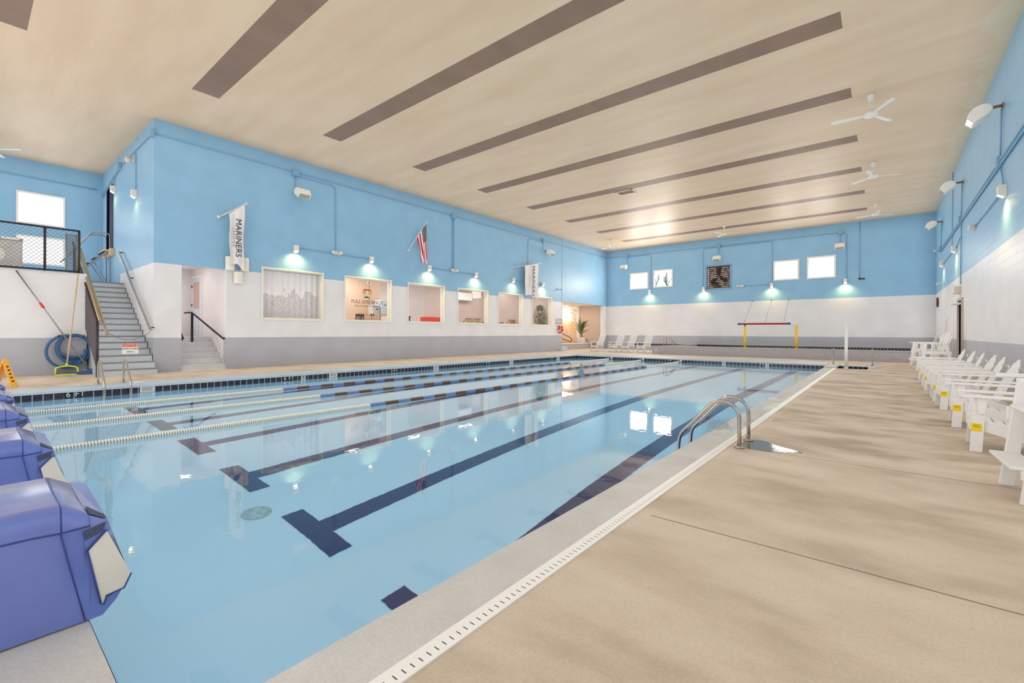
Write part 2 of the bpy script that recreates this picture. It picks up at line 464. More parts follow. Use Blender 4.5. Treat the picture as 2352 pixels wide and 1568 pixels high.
M['tube'] = pbr('fluorescent_tube', (255, 240, 225), 0.3, var=0, emit=(255, 232, 205), es=16)
M['screen'] = pbr('grey_plastic', (150, 140, 138), 0.5, var=0.05)
M['leaf'] = pbr('green_leaf', (74, 100, 52), 0.5, var=0.35, nscale=9)
M['palm'] = pbr('palm_leaf', (66, 96, 40), 0.45, var=0.35, nscale=9)
M['bark'] = pbr('palm_stem', (110, 92, 56), 0.8, var=0.2)
M['sofa'] = pbr('red_sofa_fabric', (206, 70, 52), 0.7, var=0.05)
M['tanseat'] = pbr('tan_seat', (186, 152, 112), 0.6, var=0.08)
M['glassblue'] = pbr('dark_blue_curtain', (56, 58, 92), 0.7, var=0.15, nscale=4)
M['boxgrey'] = pbr('cooler_box_grey', (186, 180, 178), 0.6, var=0.08)
M['pot'] = pbr('marbled_pot', (216, 206, 194), 0.4, var=0.12, nscale=12)
M['carton'] = pbr('pale_green_box', (196, 208, 206), 0.6, var=0.05)
M['brownfloor'] = pbr('lobby_floor_tile', (150, 116, 92), 0.5, var=0.15, nscale=3)
# ------------------------------------------------------------------ structure
XL, XR, YF, ZC = -19.3, 2.39, 37.0, 8.7
PX0, PX1, PY0, PY1 = -14.75, -1.93, 0.4, 24.3     # pool
ZW = -0.15                                         # water level
YN = -6.0

def holed(u0, u1, z0, z1, holes):
    """cells (u0,u1,z0,z1) of a rectangle minus rectangular holes"""
    us = sorted({u0, u1, *[min(max(h[0], u0), u1) for h in holes], *[min(max(h[1], u0), u1) for h in holes]})
    zs = sorted({z0, z1, *[min(max(h[2], z0), z1) for h in holes], *[min(max(h[3], z0), z1) for h in holes]})
    out = []
    for a, b in zip(us, us[1:]):
        run = None
        for c, d in zip(zs, zs[1:]):
            mu, mz = (a + b) / 2, (c + d) / 2
            if any(h[0] < mu < h[1] and h[2] < mz < h[3] for h in holes):
                if run: out.append((a, b, *run)); run = None
            else: run = (run[0], d) if run else (c, d)
        if run: out.append((a, b, *run))
    return out

# floor (deck) around the pool
fl = MB()
for (a, b_, c, d) in ((-1.5, XR, YN, 22.75), (-0.5, XR, 22.75, PY1), (-1.5, -0.9999, 22.75, 22.7501), (-23.9, XR, PY1, YF), (-20.8, PX0, YN, PY1), (PX0, -1.5, YN, PY0)):
    if d - c < 0.01: continue
    if a == -20.8:
        fl.box(-20.8, XL, c, 4.18, -0.3, 0); fl.box(XL, PX0, c, d, -0.3, 0); continue
    if a == -23.9:
        fl.box(XL, XR, c, d, -0.3, 0).box(-20.9, XL, 29.6, 36.95, -0.3, 0); continue
    fl.box(a, b_, c, d, -0.3, 0)
struct('floor', fl, M['deck'], 'tan concrete pool deck', 'floor')

# ceiling
struct('ceiling', MB().box(-28.3, XR + 0.2, YN, YF + 0.2, ZC, ZC + 0.2), M['ceiling'], 'tan ceiling with long brown painted bands', 'ceiling')

WIN = [(7.70, 10.21), (11.31, 13.82), (14.91, 17.41), (18.50, 21.06), (22.11, 24.62), (25.72, 28.17)]
WZ0, WZ1 = 1.96, 3.98
# left wall with windows, alcove and lobby opening
wl_ = MB()
holes = [(a, b_, WZ0, WZ1) for a, b_ in WIN] + [(4.98, 6.40, -1, 3.79), (29.6, 36.3, -1, 3.82)]
for (a, b_, c, d) in holed(4.18, YF, 0, ZC, holes): wl_.box(XL - 0.3, XL, a, b_, c, d)
struct('wall_left', wl_, M['wall_y'], 'long left wall painted blue, white and grey', 'wall')
# pilaster edge beside the lobby
struct('trim_1', MB().box(XL - 0.001, XL + 0.02, 29.56, 29.6, 1.2, ZC), M['wall_y'], 'narrow corner trim at the lobby opening', 'trim')
# stair-side wall (faces the camera), with the high dark doorway
ws = MB()
for (a, b_, c, d) in holed(-28.2, XL - 0.3, 0, ZC, [(-27.0, -25.85, 4.97, 7.75)]): ws.box(a, b_, 4.18, 4.45, c, d)
struct('wall_stairs', ws, M['wall_stair'], 'blue and white wall beside the grey stairs', 'wall')
# recess back wall
wb = MB()
for (a, b_, c, d) in holed(YN, 4.18, 0, ZC, [(1.5, 2.9, 6.02, 7.3), (1.5, 2.9, 4.3, 5.45)]): wb.box(-28.4, -28.2, a, b_, c, d)
struct('wall_recess', wb, M['wall_blue'], 'blue wall behind the raised platform', 'wall')
# far wall
wf = MB()
FW = [(-17.07, -15.49, 5.2, 6.54), (-14.96, -13.42, 5.26, 6.63), (-6.1, -4.61, 5.22, 6.54), (-4.07, -2.53, 5.2, 6.62), (-10.72, -9.0, 4.86, 6.6)]
for (a, b_, c, d) in holed(XL - 0.3, XR + 0.2, 0, ZC, FW): wf.box(a, b_, YF, YF + 0.2, c, d)
struct('wall_far', wf, M['wall_x'], 'far end wall painted blue, white and grey', 'wall')
# right wall with dark doorway
wr = MB()
for (a, b_, c, d) in holed(YN, YF, 0, ZC, [(24.9, 26.1, -1, 2.75)]): wr.box(XR, XR + 0.2, a, b_, c, d)
struct('wall_right', wr, wall_mat('painted_block_wall_right', axis='y', streak=1.6, rough=0.36), 'right wall painted blue, white and grey', 'wall')
struct('wall_near', MB().box(-28.3, XR + 0.2, YN - 0.2, YN, 0, 0.4).box(-28.3, -19, YN - 0.2, YN, 0.4, ZC).box(1.6, XR + 0.2, YN - 0.2, YN, 0.4, ZC).box(-19, 1.6, YN - 0.2, YN, 8.2, ZC), M['wall_x'], 'near end wall with a wide opening added to let light in', 'wall')  # unseen end wall, its wide opening added to let world light in

# ---- pool shell
sh = MB()
def zb(y):   # depth profile
    pts = [(0.4, -1.92), (1.6, -2.02), (2.8, -1.98), (4.4, -1.86), (9.6, -1.5), (12.5, -1.2), (24.3, -1.08)]
    for (a, za), (b2, zb_) in zip(pts, pts[1:]):
        if a <= y <= b2: return za + (zb_ - za) * (y - a) / (b2 - a)
    return pts[-1][1]
ys = [0.4, 1.6, 2.8, 4.4, 9.6, 12.5, 24.3]
for a, b_ in zip(ys, ys[1:]):
    sh.add([(PX0, a, zb(a)), (PX1, a, zb(a)), (PX1, b_, zb(b_)), (PX0, b_, zb(b_))], [(0, 1, 2, 3)])
tl = ZW - 0.19
for a, b_ in zip(ys, ys[1:]):
    for x in (PX0, PX1):
        if x == PX1 and b_ > 22.75: continue
        sh.add([(x, a, zb(a)), (x, b_, zb(b_)), (x, b_, tl), (x, a, tl)], [(0, 1, 2, 3)])
sh.add([(PX1, 12.5, zb(12.5)), (PX1, 24.3, zb(24.3)), (PX1, 24.3, tl), (PX1, 12.5, tl)], [(0, 1, 2, 3)])
for y in (PY0, PY1): sh.add([(PX0, y, zb(y)), (PX1, y, zb(y)), (PX1, y, tl), (PX0, y, tl)], [(0, 1, 2, 3)])
# step notch
nx0, nx1, ny0, ny1 = -1.5, -0.5, 22.75, PY1
sh.box(nx0, nx1, ny0, ny1, -0.8, -0.78)
for x in (nx0, nx1): sh.add([(x, ny0, -0.8), (x, ny1, -0.8), (x, ny1, tl), (x, ny0, tl)], [(0, 1, 2, 3)])
for y in (ny0, ny1): sh.add([(nx0, y, -0.8), (nx1, y, -0.8), (nx1, y, tl), (nx0, y, tl)], [(0, 1, 2, 3)])
shell = struct('pool_shell', sh, M['plaster'], 'pale blue swimming pool basin', 'pool', fix=False)
ep = 0.004
def tq(k, x0, x1, y0, y1): k.add([(x0, y0, tl), (x1, y1, tl), (x1, y1, 0), (x0, y0, 0)], [(0, 1, 2, 3)])
tb = MB(); tq(tb, PX0 + ep, PX0 + ep, PY0, PY1); tq(tb, PX1 - ep, PX1 - ep, PY0, PY1); tq(tb, nx0 + ep, nx0 + ep, ny0, ny1); tq(tb, nx1 - ep, nx1 - ep, ny0, ny1)
tb.build('waterline_tile', M['tile_y'], shell, fix=False)
tb = MB(); tq(tb, PX0, PX1, PY0 + ep, PY0 + ep); tq(tb, PX0, PX1, PY1 - ep, PY1 - ep); tq(tb, nx0, nx1, ny1 - ep, ny1 - ep); tq(tb, nx0, nx1, ny0 + ep, ny0 + ep)
tb.build('waterline_tile', M['tile_x'], shell, fix=False)
LANES = [-13.50, -11.30, -9.2, -7.12, -5.05, -3.0]
# lane lines are tiles set in the floor
for x in LANES:
    ln = MB()
    yy = [2.72, 2.8, 4.4, 9.6, 12.5, 23.08]
    for a, b_ in zip(yy, yy[1:]):
        ln.add([(x - 0.155, a, zb(a) + .004), (x + 0.155, a, zb(a) + .004), (x + 0.155, b_, zb(b_) + .004), (x - 0.155, b_, zb(b_) + .004)], [(0, 1, 2, 3)])
    for a, b_ in ((2.46, 2.72), (23.08, 23.3)):
        ln.add([(x - 0.57, a, zb(a) + .006), (x + 0.57, a, zb(a) + .006), (x + 0.57, b_, zb(b_) + .006), (x - 0.57, b_, zb(b_) + .006)], [(0, 1, 2, 3)])
    ln.build('lane_line', M['pool_line'], shell, fix=False)
dr = MB(); dr.lathe([(0.0, 0.0), (0.16, 0.0), (0.17, -0.01)], 24)
o = dr.build('main_drain', pbr('drain_grate', (150, 176, 182), 0.5, var=0.3, nscale=14), shell); o.location = (-5.92, 2.3, zb(2.3) + 0.014)
# skimmers, markers in the tile band
def skim(y, x=PX0):
    k = MB(); k.box(x + 0.005, x + 0.02, y - 0.15, y + 0.15, -0.16, -0.13).box(x + 0.005, x + 0.02, y - 0.15, y + 0.15, -0.035, -0.005)
    k.box(x + 0.005, x + 0.02, y - 0.15, y - 0.11, -0.13, -0.035).box(x + 0.005, x + 0.02, y + 0.11, y + 0.15, -0.13, -0.035)
    o = k.build('skimmer_frame', M['cream'], shell); o['label'] = 'cream skimmer frame in the tile band'
    MB().box(x + 0.005, x + 0.009, y - 0.11, y + 0.11, -0.13, -0.035).build('skimmer_mouth', M['boxgrey'], o)
for y in (3.07, 8.19, 12.85, 17.9, 22.2): skim(y)
mt = pbr('white_marker_tile', (226, 226, 220), 0.3, var=0)
def marker_y(y, s, x=PX0, white=False):
    o = MB().box(x + 0.005, x + 0.011, y - 0.075, y + 0.075, -0.155, -0.005).build('depth_marker_tile', mt if white else M['black'], shell)
    text('numeral', s, 0.17, (x + 0.014, y, -0.078), (PI / 2, 0, PI / 2), M['ink'] if white else mt, o, 0.001)
def marker_x(x, s, white=False):
    o = MB().box(x - 0.075, x + 0.075, PY1 - 0.011, PY1 - 0.005, -0.155, -0.005).build('depth_marker_tile', mt if white else M['black'], shell)
    text('numeral', s, 0.17, (x, PY1 - 0.014, -0.078), (PI / 2, 0, 0), M['ink'] if white else mt, o, 0.001)
for (y, n_) in ((1.60, '6'), (6.56, '6'), (10.6, '5'), (16.0, '4'), (21.4, '4')):
    marker_y(y, n_); marker_y(y + 0.2, 'FT')
marker_y(7.15, '8', white=True)
marker_x(-4.28, '3', True); marker_x(-4.5, 'FT'); marker_x(-6.2, '8', True); marker_x(-8.9, '4')

# water surface
struct('water', MB().add([(PX0, PY0, ZW), (PX1, PY0, ZW), (PX1, PY1, ZW), (PX0, PY1, ZW)], [(0, 1, 2, 3)]).add([(nx0, ny0, ZW), (nx1, ny0, ZW), (nx1, ny1, ZW), (nx0, ny1, ZW)], [(0, 1, 2, 3)]), M['water'], 'calm clear pool water', 'water', fix=False)

# copings
prof = [(0.0, -0.02), (0.02, 0.03), (0.07, 0.06), (0.2, 0.07), (0.75, 0.065), (0.8, 0.0), (0.8, -0.02)]
cp = MB().prism([(PX0 - a + 0.03, b_) for a, b_ in prof], PY0 - 0.6, PY1 + 0.8, 'y')
cp.prism([(PY1 + a - 0.03, b_) for a, b_ in prof], PX0, -1.93, 'x')
struct('trim_2', cp, M['coping_blue'], 'rolled blue grey coping along the left and far pool edges', 'coping')
struct('trim_3', MB().box(PX1, -1.60, PY0 - 0.5, 22.75, -0.25, 0.004).box(-1.93, -1.5, 22.75, 25.2, -0.25, 0.05).box(-0.5, -0.1, 23.4, 25.1, -0.02, 0.03).box(-1.5, -0.5, 24.3, 25.1, -0.02, 0.03), M['coping'], 'flat grey stone coping along the right pool edge', 'coping')
struct('trim_4', MB().box(PX0, PX1, PY0 - 1.6, PY0, -0.2, 0.006), M['coping'], 'flat pale stone deck strip at the near pool end', 'coping')
# slotted drain
m, nt, b = nmat('slotted_drain_plastic'); P = pos(nt); s = xyz(nt, P)
sl = mth(nt, 'MULTIPLY', mth(nt, 'LESS_THAN', mth(nt, 'MODULO', s[1], 0.045), 0.006), mth(nt, 'LESS_THAN', mth(nt, 'ABSOLUTE', mth(nt, 'ADD', s[0], 1.54)), 0.016))
sl = mth(nt, 'MULTIPLY', sl, mth(nt, 'LESS_THAN', s[1], 9.0))
nt.links.new(mix(nt, sl, lin((234, 231, 224)), lin((70, 66, 62))), b.inputs['Base Color']); b.inputs['Roughness'].default_value = 0.45
tag(MB().box(-1.60, -1.50, PY0 - 3, 22.75, -0.2, 0.008).build('trench_drain', m), 'narrow white slotted drain strip beside the right coping', 'drain')

# ---- windows of the left wall: cream trims and glass
WL = ['window with a white lace curtain', 'window lettered FULL DISTANCE', 'window showing the top of a red sofa', 'window showing a wall air conditioner and two chair backs', 'window showing a bare wall and a low table', 'window half covered by the flag with a leafy plant inside']
n_ = 0
for (a, b_), lb in zip(WIN, WL):
    n_ += 1
    w = thing('window_%d' % n_, lb, 'window', (XL, a, WZ0)); w['kind'] = 'structure'
    W_, H_ = b_ - a, WZ1 - WZ0
    f = MB()
    for (p, q, r, t) in ((-0.05, 0.006, -0.05, H_ + 0.05), (W_ - 0.006, W_ + 0.05, -0.05, H_ + 0.05), (0.006, W_ - 0.006, -0.07, 0.006), (0.006, W_ - 0.006, H_ - 0.006, H_ + 0.05)):
        f.box(-0.305, 0.03, p, q, r, t)
    f.box(-0.2, -0.12, 0.007, 0.04, 0.04, H_ - 0.04).box(-0.2, -0.12, W_ - 0.04, W_ - 0.007, 0.04, H_ - 0.04).box(-0.2, -0.12, 0.007, W_ - 0.007, H_ - 0.04, H_ - 0.007).box(-0.2, -0.12, 0.007, W_ - 0.007, 0.007, 0.04)
    f.build('window_frame', M['cream'], w)
    MB().add([(-0.15, 0.03, 0.03), (-0.15, W_ - 0.03, 0.03), (-0.15, W_ - 0.03, H_ - 0.03), (-0.15, 0.03, H_ - 0.03)], [(0, 1, 2, 3)]).build('window_pane', M['glass'], w)
# far windows
for (a, b_, c, d), lb in zip(FW[:4], ('small high window furthest left on the far wall', 'small high window with bare branches beyond', 'small high window between the fan and the last window', 'small high window nearest the right corner of the far wall')):
    n_ += 1
    w = thing('window_%d' % n_, lb, 'window', (a, YF, c)); w['kind'] = 'structure'
    f = MB()
    for (p, q, r, t) in ((-0.05, 0.05, -0.05, d - c + 0.05), (b_ - a - 0.05, b_ - a + 0.05, -0.05, d - c + 0.05), (0.05, b_ - a - 0.05, -0.05, 0.04), (0.05, b_ - a - 0.05, d - c - 0.04, d - c + 0.05)):
        f.box(p, q, -0.03, 0.12, r, t)
    f.build('window_frame', M['white'], w)
    MB().add([(0, 0.08, 0), (b_ - a, 0.08, 0), (b_ - a, 0.08, d - c), (0, 0.08, d - c)], [(0, 1, 2, 3)]).build('window_pane', M['glass'], w)
for z0, z1, lb in ((6.02, 7.3, 'upper large white window above the platform'), (4.3, 5.45, 'lower large white window behind the wire fence')):
    n_ += 1
    w = thing('window_%d' % n_, lb, 'window', (-28.2, 1.5, z0)); w['kind'] = 'structure'
    f = MB(); H_ = z1 - z0
    for (p, q, r, t) in ((-0.04, 0.02, -0.04, H_ + 0.04), (1.38, 1.44, -0.04, H_ + 0.04), (0.02, 1.38, -0.04, 0.02), (0.02, 1.38, H_ - 0.02, H_ + 0.04)):
        f.box(-0.1, 0.03, p, q, r, t)
    f.build('window_frame', M['white'], w)
    MB().add([(-0.05, 0, 0), (-0.05, 1.4, 0), (-0.05, 1.4, H_), (-0.05, 0, H_)], [(0, 1, 2, 3)]).build('window_pane', M['glass'], w)

# ---- rooms behind the left wall
RF = 1.2
rm = MB().box(-24.9, XL - 0.3, 6.42, 29.3, RF - 0.1, RF)
struct('floor_office', rm, M['brownfloor'], 'office floor behind the left wall', 'floor')
struct('ceiling_office', MB().box(-24.9, XL - 0.3, 6.42, 29.3, 4.6, 4.7), M['white'], 'office ceiling behind the left wall', 'ceiling')
struct('wall_office_back', MB().box(-25.0, -24.9, 6.42, 29.3, RF, 4.6), M['wall_cream'], 'cream back wall of the offices', 'wall')
struct('wall_office_tan', MB().box(-22.6, -22.5, 10.4, 15.35, RF, 4.6), M['wall_tan'], 'tan wall behind the lettered window', 'wall')
struct('wall_office_divider', MB().box(-24.9, XL - 0.3, 10.3, 10.4, RF, 4.6), M['wall_cream'], 'office dividing wall', 'wall')
struct('wall_office_lounge', MB().box(-23.1, -23.0, 19.05, 23.35, RF, 4.6), M['wall_mauve'], 'mauve lounge wall', 'wall')
struct('wall_office_corner', MB().box(-23.0, XL - 0.3, 24.9, 25.0, RF, 4.6).box(-23.1, -23.0, 23.35, 24.9, RF, 4.6), M['wall_mauve'], 'mauve corner wall by the seats', 'wall')
struct('wall_office_end', MB().box(-24.0, -23.9, 25.0, 29.3, RF, 4.6).box(-24.0, XL - 0.3, 29.3, 29.4, RF, 4.6).box(-24.9, XL - 0.3, 29.4, 29.5, 0, 4.6), M['wall_mauve'], 'end office wall', 'wall')
for (y, p) in ((12.9, 70), (17, 60), (21.5, 45), (24.0, 20), (27.5, 50)):  # fill lamps added to brighten the offices, no fixtures built
    area('office_fill', (-21.4, y, 4.55), 0.6, p * 1.1, (1.0, 0.88, 0.78), (0, 0, -1), 1.2)
area('office_fill', (-23.9, 14, 4.5), 0.6, 90, (1.0, 0.9, 0.82), (0, 0, -1), 1.2)

# ---- alcove with stairs and door
ax0 = -23.4
struct('wall_alcove', MB().box(ax0 - 0.1, ax0, 4.45, 6.41, 0, 4.1).box(ax0, XL - 0.3, 6.41, 6.42, 0, 4.6).box(ax0, XL - 0.3, 4.45, 4.98, 0, 3.79).box(ax0, XL - 0.3, 4.45, 6.41, 4.1, 4.2), wall_mat('alcove_paint', only=(222, 214, 212), axis='x', rough=0.5), 'pale alcove walls around the short stairs', 'wall')
st = MB()
for i in range(6):
    x = XL - 0.06 - 0.32 * i
    z = 0.2 * (i + 1)
    st.box(ax0 if i == 5 else x - 0.33, x, 4.98, 6.41, 0, z)
    st.box(x - 0.001, x + 0.012, 4.98, 6.41, z - 0.03, z)
tag(st.build('stairs', pbr('alcove_step_paint', (204, 202, 204), 0.5, var=0.05)), 'short pale stairs rising inside the alcove doorway', 'stairs', kind='structure')
dd = thing('door_1', 'grey door with a tall glass pane at the top of the alcove stairs', 'door', (-23.2, 6.41, RF)); dd['kind'] = 'structure'
MB().box(-0.06, 0.0, -0.05, 0.0, 0, 2.5).box(1.12, 1.18, -0.05, 0.0, 0, 2.5).box(-0.06, 1.18, -0.05, 0.0, 2.5, 2.58).build('door_frame', M['white'], dd)
MB().box(0.0, 1.12, -0.04, -0.005, 0.0, 2.5).box(0.25, 0.87, -0.05, -0.03, 0.25, 0.95).build('door_panel', pbr('grey_door_paint', (196, 200, 206), 0.4, var=0.03), dd, bevel=0.005)
MB().box(0.26, 0.86, -0.055, -0.04, 1.2, 2.3).build('door_glass', pbr('amber_door_glass', (190, 150, 128), 0.15, var=0.1), dd)
MB().box(-0.02, 0.02, -0.07, -0.04, 0.5, 0.6).box(-0.02, 0.02, -0.07, -0.04, 1.3, 1.4).box(-0.02, 0.02, -0.07, -0.04, 2.1, 2.2).build('hinge', M['darkmetal'], dd)
area('alcove_light', (-21.5, 5.6, 4.05), 0.5, 8, (1, 0.95, 0.95), (0, 0, -1))

# ---- lobby beyond the opening
LX = -25.0
struct('floor_lobby', MB().box(LX - 0.2, -20.8, 29.5, 44, 0.0, 0.42), M['brownfloor'], 'raised tiled lobby floor', 'floor')
struct('trim_5', MB().box(-20.85, -20.55, 30.6, 36.9, 0.0, 0.45), wall_mat('ledge_grey_paint', only=(176, 170, 168)), 'low grey ledge with a white top in the lobby opening', 'ledge')
struct('trim_6', MB().box(-20.9, -20.5, 30.5, 36.95, 0.45, 0.5), M['white'], 'white ledge top', 'ledge')
struct('ceiling_lobby', MB().box(LX - 0.2, XL - 0.3, 29.5, 44, 3.9, 4.0), pbr('warm_ceiling', (222, 200, 178), 0.6), 'warm lobby ceiling', 'ceiling')
struct('wall_lobby_tan', MB().box(-22.2, XL, 37.0, 37.1, 0, 3.9), pbr('tan_lobby_paint', (202, 178, 160), 0.6), 'tan lobby wall behind the potted palm', 'wall')
struct('trim_7', MB().box(-22.4, -22.15, 36.9, 37.1, 0.9, 3.9), M['cream'], 'cream post beside the stone wall', 'trim')
m, nt, b = nmat('rough_stone'); P = pos(nt); s = xyz(nt, P)
v = N(nt, 'ShaderNodeTexVoronoi'); v.inputs['Scale'].default_value = 1.0
nt.links.new(mapping(nt, P, (1, 3.2, 6.5)), v.inputs['Vector'])
up_ = ramp(nt, xyz(nt, v.outputs['Color'])[0], [(0.1, lin((205, 190, 168))), (0.9, lin((238, 228, 212)))])
lo_ = ramp(nt, noise(nt, mapping(nt, P, (1, 6, 9)), 1.0, 3), [(0.32, lin((176, 134, 92))), (0.5, lin((216, 184, 144))), (0.7, lin((236, 214, 180)))])
nt.links.new(mix(nt, mth(nt, 'GREATER_THAN', s[2], 2.6), lo_, up_), b.inputs['Base Color']); b.inputs['Roughness'].default_value = 0.85
bump(nt, b, v.outputs['Distance'], 0.5, 0.03)
struct('wall_lobby_stone', MB().box(LX - 0.2, LX, 29.5, 44, 0.3, 3.9).box(LX, XL - 0.35, 43.8, 44, 0.3, 3.9), m, 'rough tan stone wall in the lobby', 'wall')
area('lobby_ceiling_light', (-22.4, 34, 3.85), 1.2, 70, (1.0, 0.82, 0.66), (0, 0, -1), 3.0)
area('lobby_wall_light', (-24.5, 39.2, 3.3), 0.5, 45, (1.0, 0.82, 0.62), (-1, 0, -0.3), 0.9)
# ------------------------------------------------------------------ lamps, floodlights, conduits on the walls
def wallM(side):
    """local frame: +x along wall (camera's right), +y out of wall into the room, z up"""
    return {'L': PI * 1.5, 'F': PI, 'R': PI / 2, 'S': PI}[side]
# rotation about z so that local +y points into the room: L -> +x, F/S -> -y, R -> -x
_sc = None
def sconce(x, y, z, side, label, power=85, group='small white wall lamps shining down', lit=True):
    global _sc
    if _sc is None:
        t = thing('wall_lamp', label, 'wall lamp', (0, 0, 0))
        MB().prism([(0.0, 0.15), (0.0, -0.16), (0.05, -0.16), (0.17, -0.09), (0.17, 0.13), (0.15, 0.15)], -0.09, 0.09, 'x').build('housing', M['warmwhite'], t, bevel=0.008)
        MB().add([(-0.075, 0.055, -0.163), (0.075, 0.055, -0.163), (0.075, 0.165, -0.098), (-0.075, 0.165, -0.098)], [(0, 1, 2, 3)]).build('lens', M['lens'], t)
        _sc = t; r = t
    else: r = copy_tree(_sc)
    rz = wallM(side)
    r.location = (x, y, z); r.rotation_euler = (0, 0, rz); tag(r, label, 'wall lamp', group)
    out = Matrix.Rotation(rz, 3, 'Z') @ Vector((0, 1, 0))
    d = bpy.data.lights.new('lamp_glow', 'SPOT'); d.energy = power; d.color = (1.0, 0.76, 0.28); d.spot_size = math.radians(150); d.spot_blend = 1.0; d.shadow_soft_size = 0.08
    lo = bpy.data.objects.new('lamp_glow', d); COL.objects.link(lo)
    lo.location = Vector((x, y, z)) + out * 0.34 + Vector((0, 0, -0.24))
    lo.rotation_euler = (-out * 0.45 + Vector((0, 0, -1))).to_track_quat('-Z', 'Y').to_euler()
    return r
for y, w in ((8.99, 'above the lace-curtained window'), (12.64, 'above the window lettered FULL DISTANCE'), (16.26, 'just under the striped flag'), (19.92, 'above the window with the wall air conditioner'), (23.52, 'between the two last windows, before the second white flag'), (26.93, 'just past the white flag over the plant window')):
    sconce(XL, y, 4.92, 'L', 'small lit white wall lamp ' + w)
for x, w in ((-15.3, 'below and between the two left small windows'), (-10.92, 'at the lower left of the big fan'), (-6.23, 'below the third small window'), (-1.97, 'on the blue wall below the rightmost floodlight')):
    sconce(x, YF, 4.87, 'F', 'small lit white lamp on the far wall ' + w, 80)
for y, w in ((16.8, 'nearest to the camera on the right wall'), (27.0, 'second along the right wall'), (32.3, 'third along the right wall')):
    sconce(XR, y, 5.05, 'R', 'small lit white lamp ' + w, 90)
sconce(-25.4, 4.18, 7.45, 'S', 'small lit lamp beside the high dark doorway', 22)
sconce(-21.7, 4.18, 6.55, 'S', 'small lit lamp over the grey stairs, nearer the corner', 24)

_fl = None
def flood(x, y, z, side, label, arm=0.25):
    global _fl
    if _fl is None:
        t = thing('floodlight', label, 'floodlight', (0, 0, 0))
        Mt = Matrix.Translation((0, arm, 0)) @ Matrix.Rotation(math.radians(-32), 4, 'X')
        MB().prism([(0.0, -0.04), (0.03, -0.11), (0.10, -0.15), (0.46, -0.16), (0.50, 0.04), (0.42, 0.12), (0.32, 0.165), (0.22, 0.175), (0.12, 0.15), (0.05, 0.10), (0.01, 0.03)], -0.26, 0.26, 'x', M=Mt).build('housing', M['warmwhite'], t, bevel=0.02)
        MB().add([(-0.22, 0.4705, -0.14), (0.22, 0.4705, -0.14), (0.22, 0.5035, 0.025), (-0.22, 0.5035, 0.025)], [(0, 1, 2, 3)], M=Mt).build('glass_front', M['lens_off'], t)
        MB().tube([(0, 0, 0), (0, arm + 0.02, 0)], 0.04, 10).box(-0.06, 0.06, 0, 0.03, -0.06, 0.06).build('mount_arm', M['rust'], t)
        _fl = t; r = t
    else: r = copy_tree(_fl)
    r.location = (x, y, z); r.rotation_euler = (0, 0, wallM(side)); tag(r, label, 'floodlight', 'white floodlights high on the walls')
    return r
flood(XL, 9.08, 7.36, 'L', 'white floodlight high on the left wall, nearest the stairs')
flood(XL, 27.36, 7.40, 'L', 'white floodlight on the left wall above the last white flag')
flood(-17.48, YF, 7.26, 'F', 'white floodlight at the left end of the far wall')
flood(-9.86, YF, 7.26, 'F', 'white floodlight on the far wall above the big fan')
flood(-2.25, YF, 7.28, 'F', 'white floodlight on the far wall above the rightmost window')
for y, w in ((17.2, 'largest white floodlight on the right wall, touching the picture edge'), (24.9, 'middle white floodlight on the right wall'), (33.05, 'white floodlight on the right wall closest to the far corner')):
    flood(XR, y, 7.37, 'R', w, 0.25)

_jb = None
def jbox(x, y, z, side, label):
    global _jb
    r = MB().box(-0.13, 0.13, 0, 0.12, -0.13, 0.13).build('junction_box', M['blue'], bevel=0.008) if _jb is None else _jb.copy()
    if _jb is None: _jb = r
    else: COL.objects.link(r)
    r.location = (x, y, z); r.rotation_euler = (0, 0, wallM(side)); tag(r, label, 'junction box', 'blue junction boxes on the walls')
for y, w in ((8.98, 'above the nearest left floodlight'), (18.06, 'on the left wall between the two flags'), (27.02, 'on the left wall above the last floodlight'),):
    jbox(XL, y, 8.12, 'L', 'blue square junction box ' + w)
for x, w in ((-17.36, 'at the left end of the far wall'), (-9.83, 'above the big fan'), (-2.25, 'above the rightmost far floodlight')):
    jbox(x, YF, 8.1, 'F', 'blue square junction box ' + w)
for y, w in ((17.36, 'nearest on the right wall pipes'), (25.23, 'midway along the right wall pipes'), (33.47, 'at the far end of the right wall pipes')):
    jbox(XR, y, 5.96, 'R', 'blue square junction box ' + w)
jbox(-24.3, 4.18, 8.2, 'S', 'blue square junction box on the stair-side wall')
jbox(XL - 0.05, 4.18, 8.2, 'S', 'blue junction box at the wall corner near the ceiling')

def conduit(label, *paths, r=0.015, mat='blue'):
    k = MB()
    for p in paths: k.tube(round_path(p, 0.25), r, 8)
    return tag(k.build('conduit', M[mat]), label, 'conduit', 'painted conduits on the walls')
e = 0.03
conduit('blue conduit run along the top of the left wall', [(XL + e, 4.2, 8.17), (XL + e, 36.95, 8.12)], [(XL + e, 9.1, 8.02), (XL + e, 10.81, 8.02), (XL + e, 10.81, 5.12)], [(XL + e, 8.98, 8.0), (XL + e, 8.98, 7.4)], [(XL + e, 27.02, 8.0), (XL + e, 27.02, 7.4)], [(XL + e, 18.02, 8.0), (XL + e, 18.02, 5.1)], [(XL + e, 18.12, 8.0), (XL + e, 18.12, 5.1)], [(XL + e, 26.9, 8.02), (XL + e, 25.2, 8.02), (XL + e, 25.2, 4.95)])
conduit('thin blue conduit linking the first two left wall lamps', [(XL + e, 9.1, 4.98), (XL + e, 12.55, 4.95)])
conduit('thin blue conduit linking the third and fourth left wall lamps', [(XL + e, 16.35, 4.95), (XL + e, 19.85, 4.93)])
conduit('thin blue conduit linking the last two left wall lamps', [(XL + e, 23.6, 4.92), (XL + e, 26.85, 4.9)])
f_ = YF - e
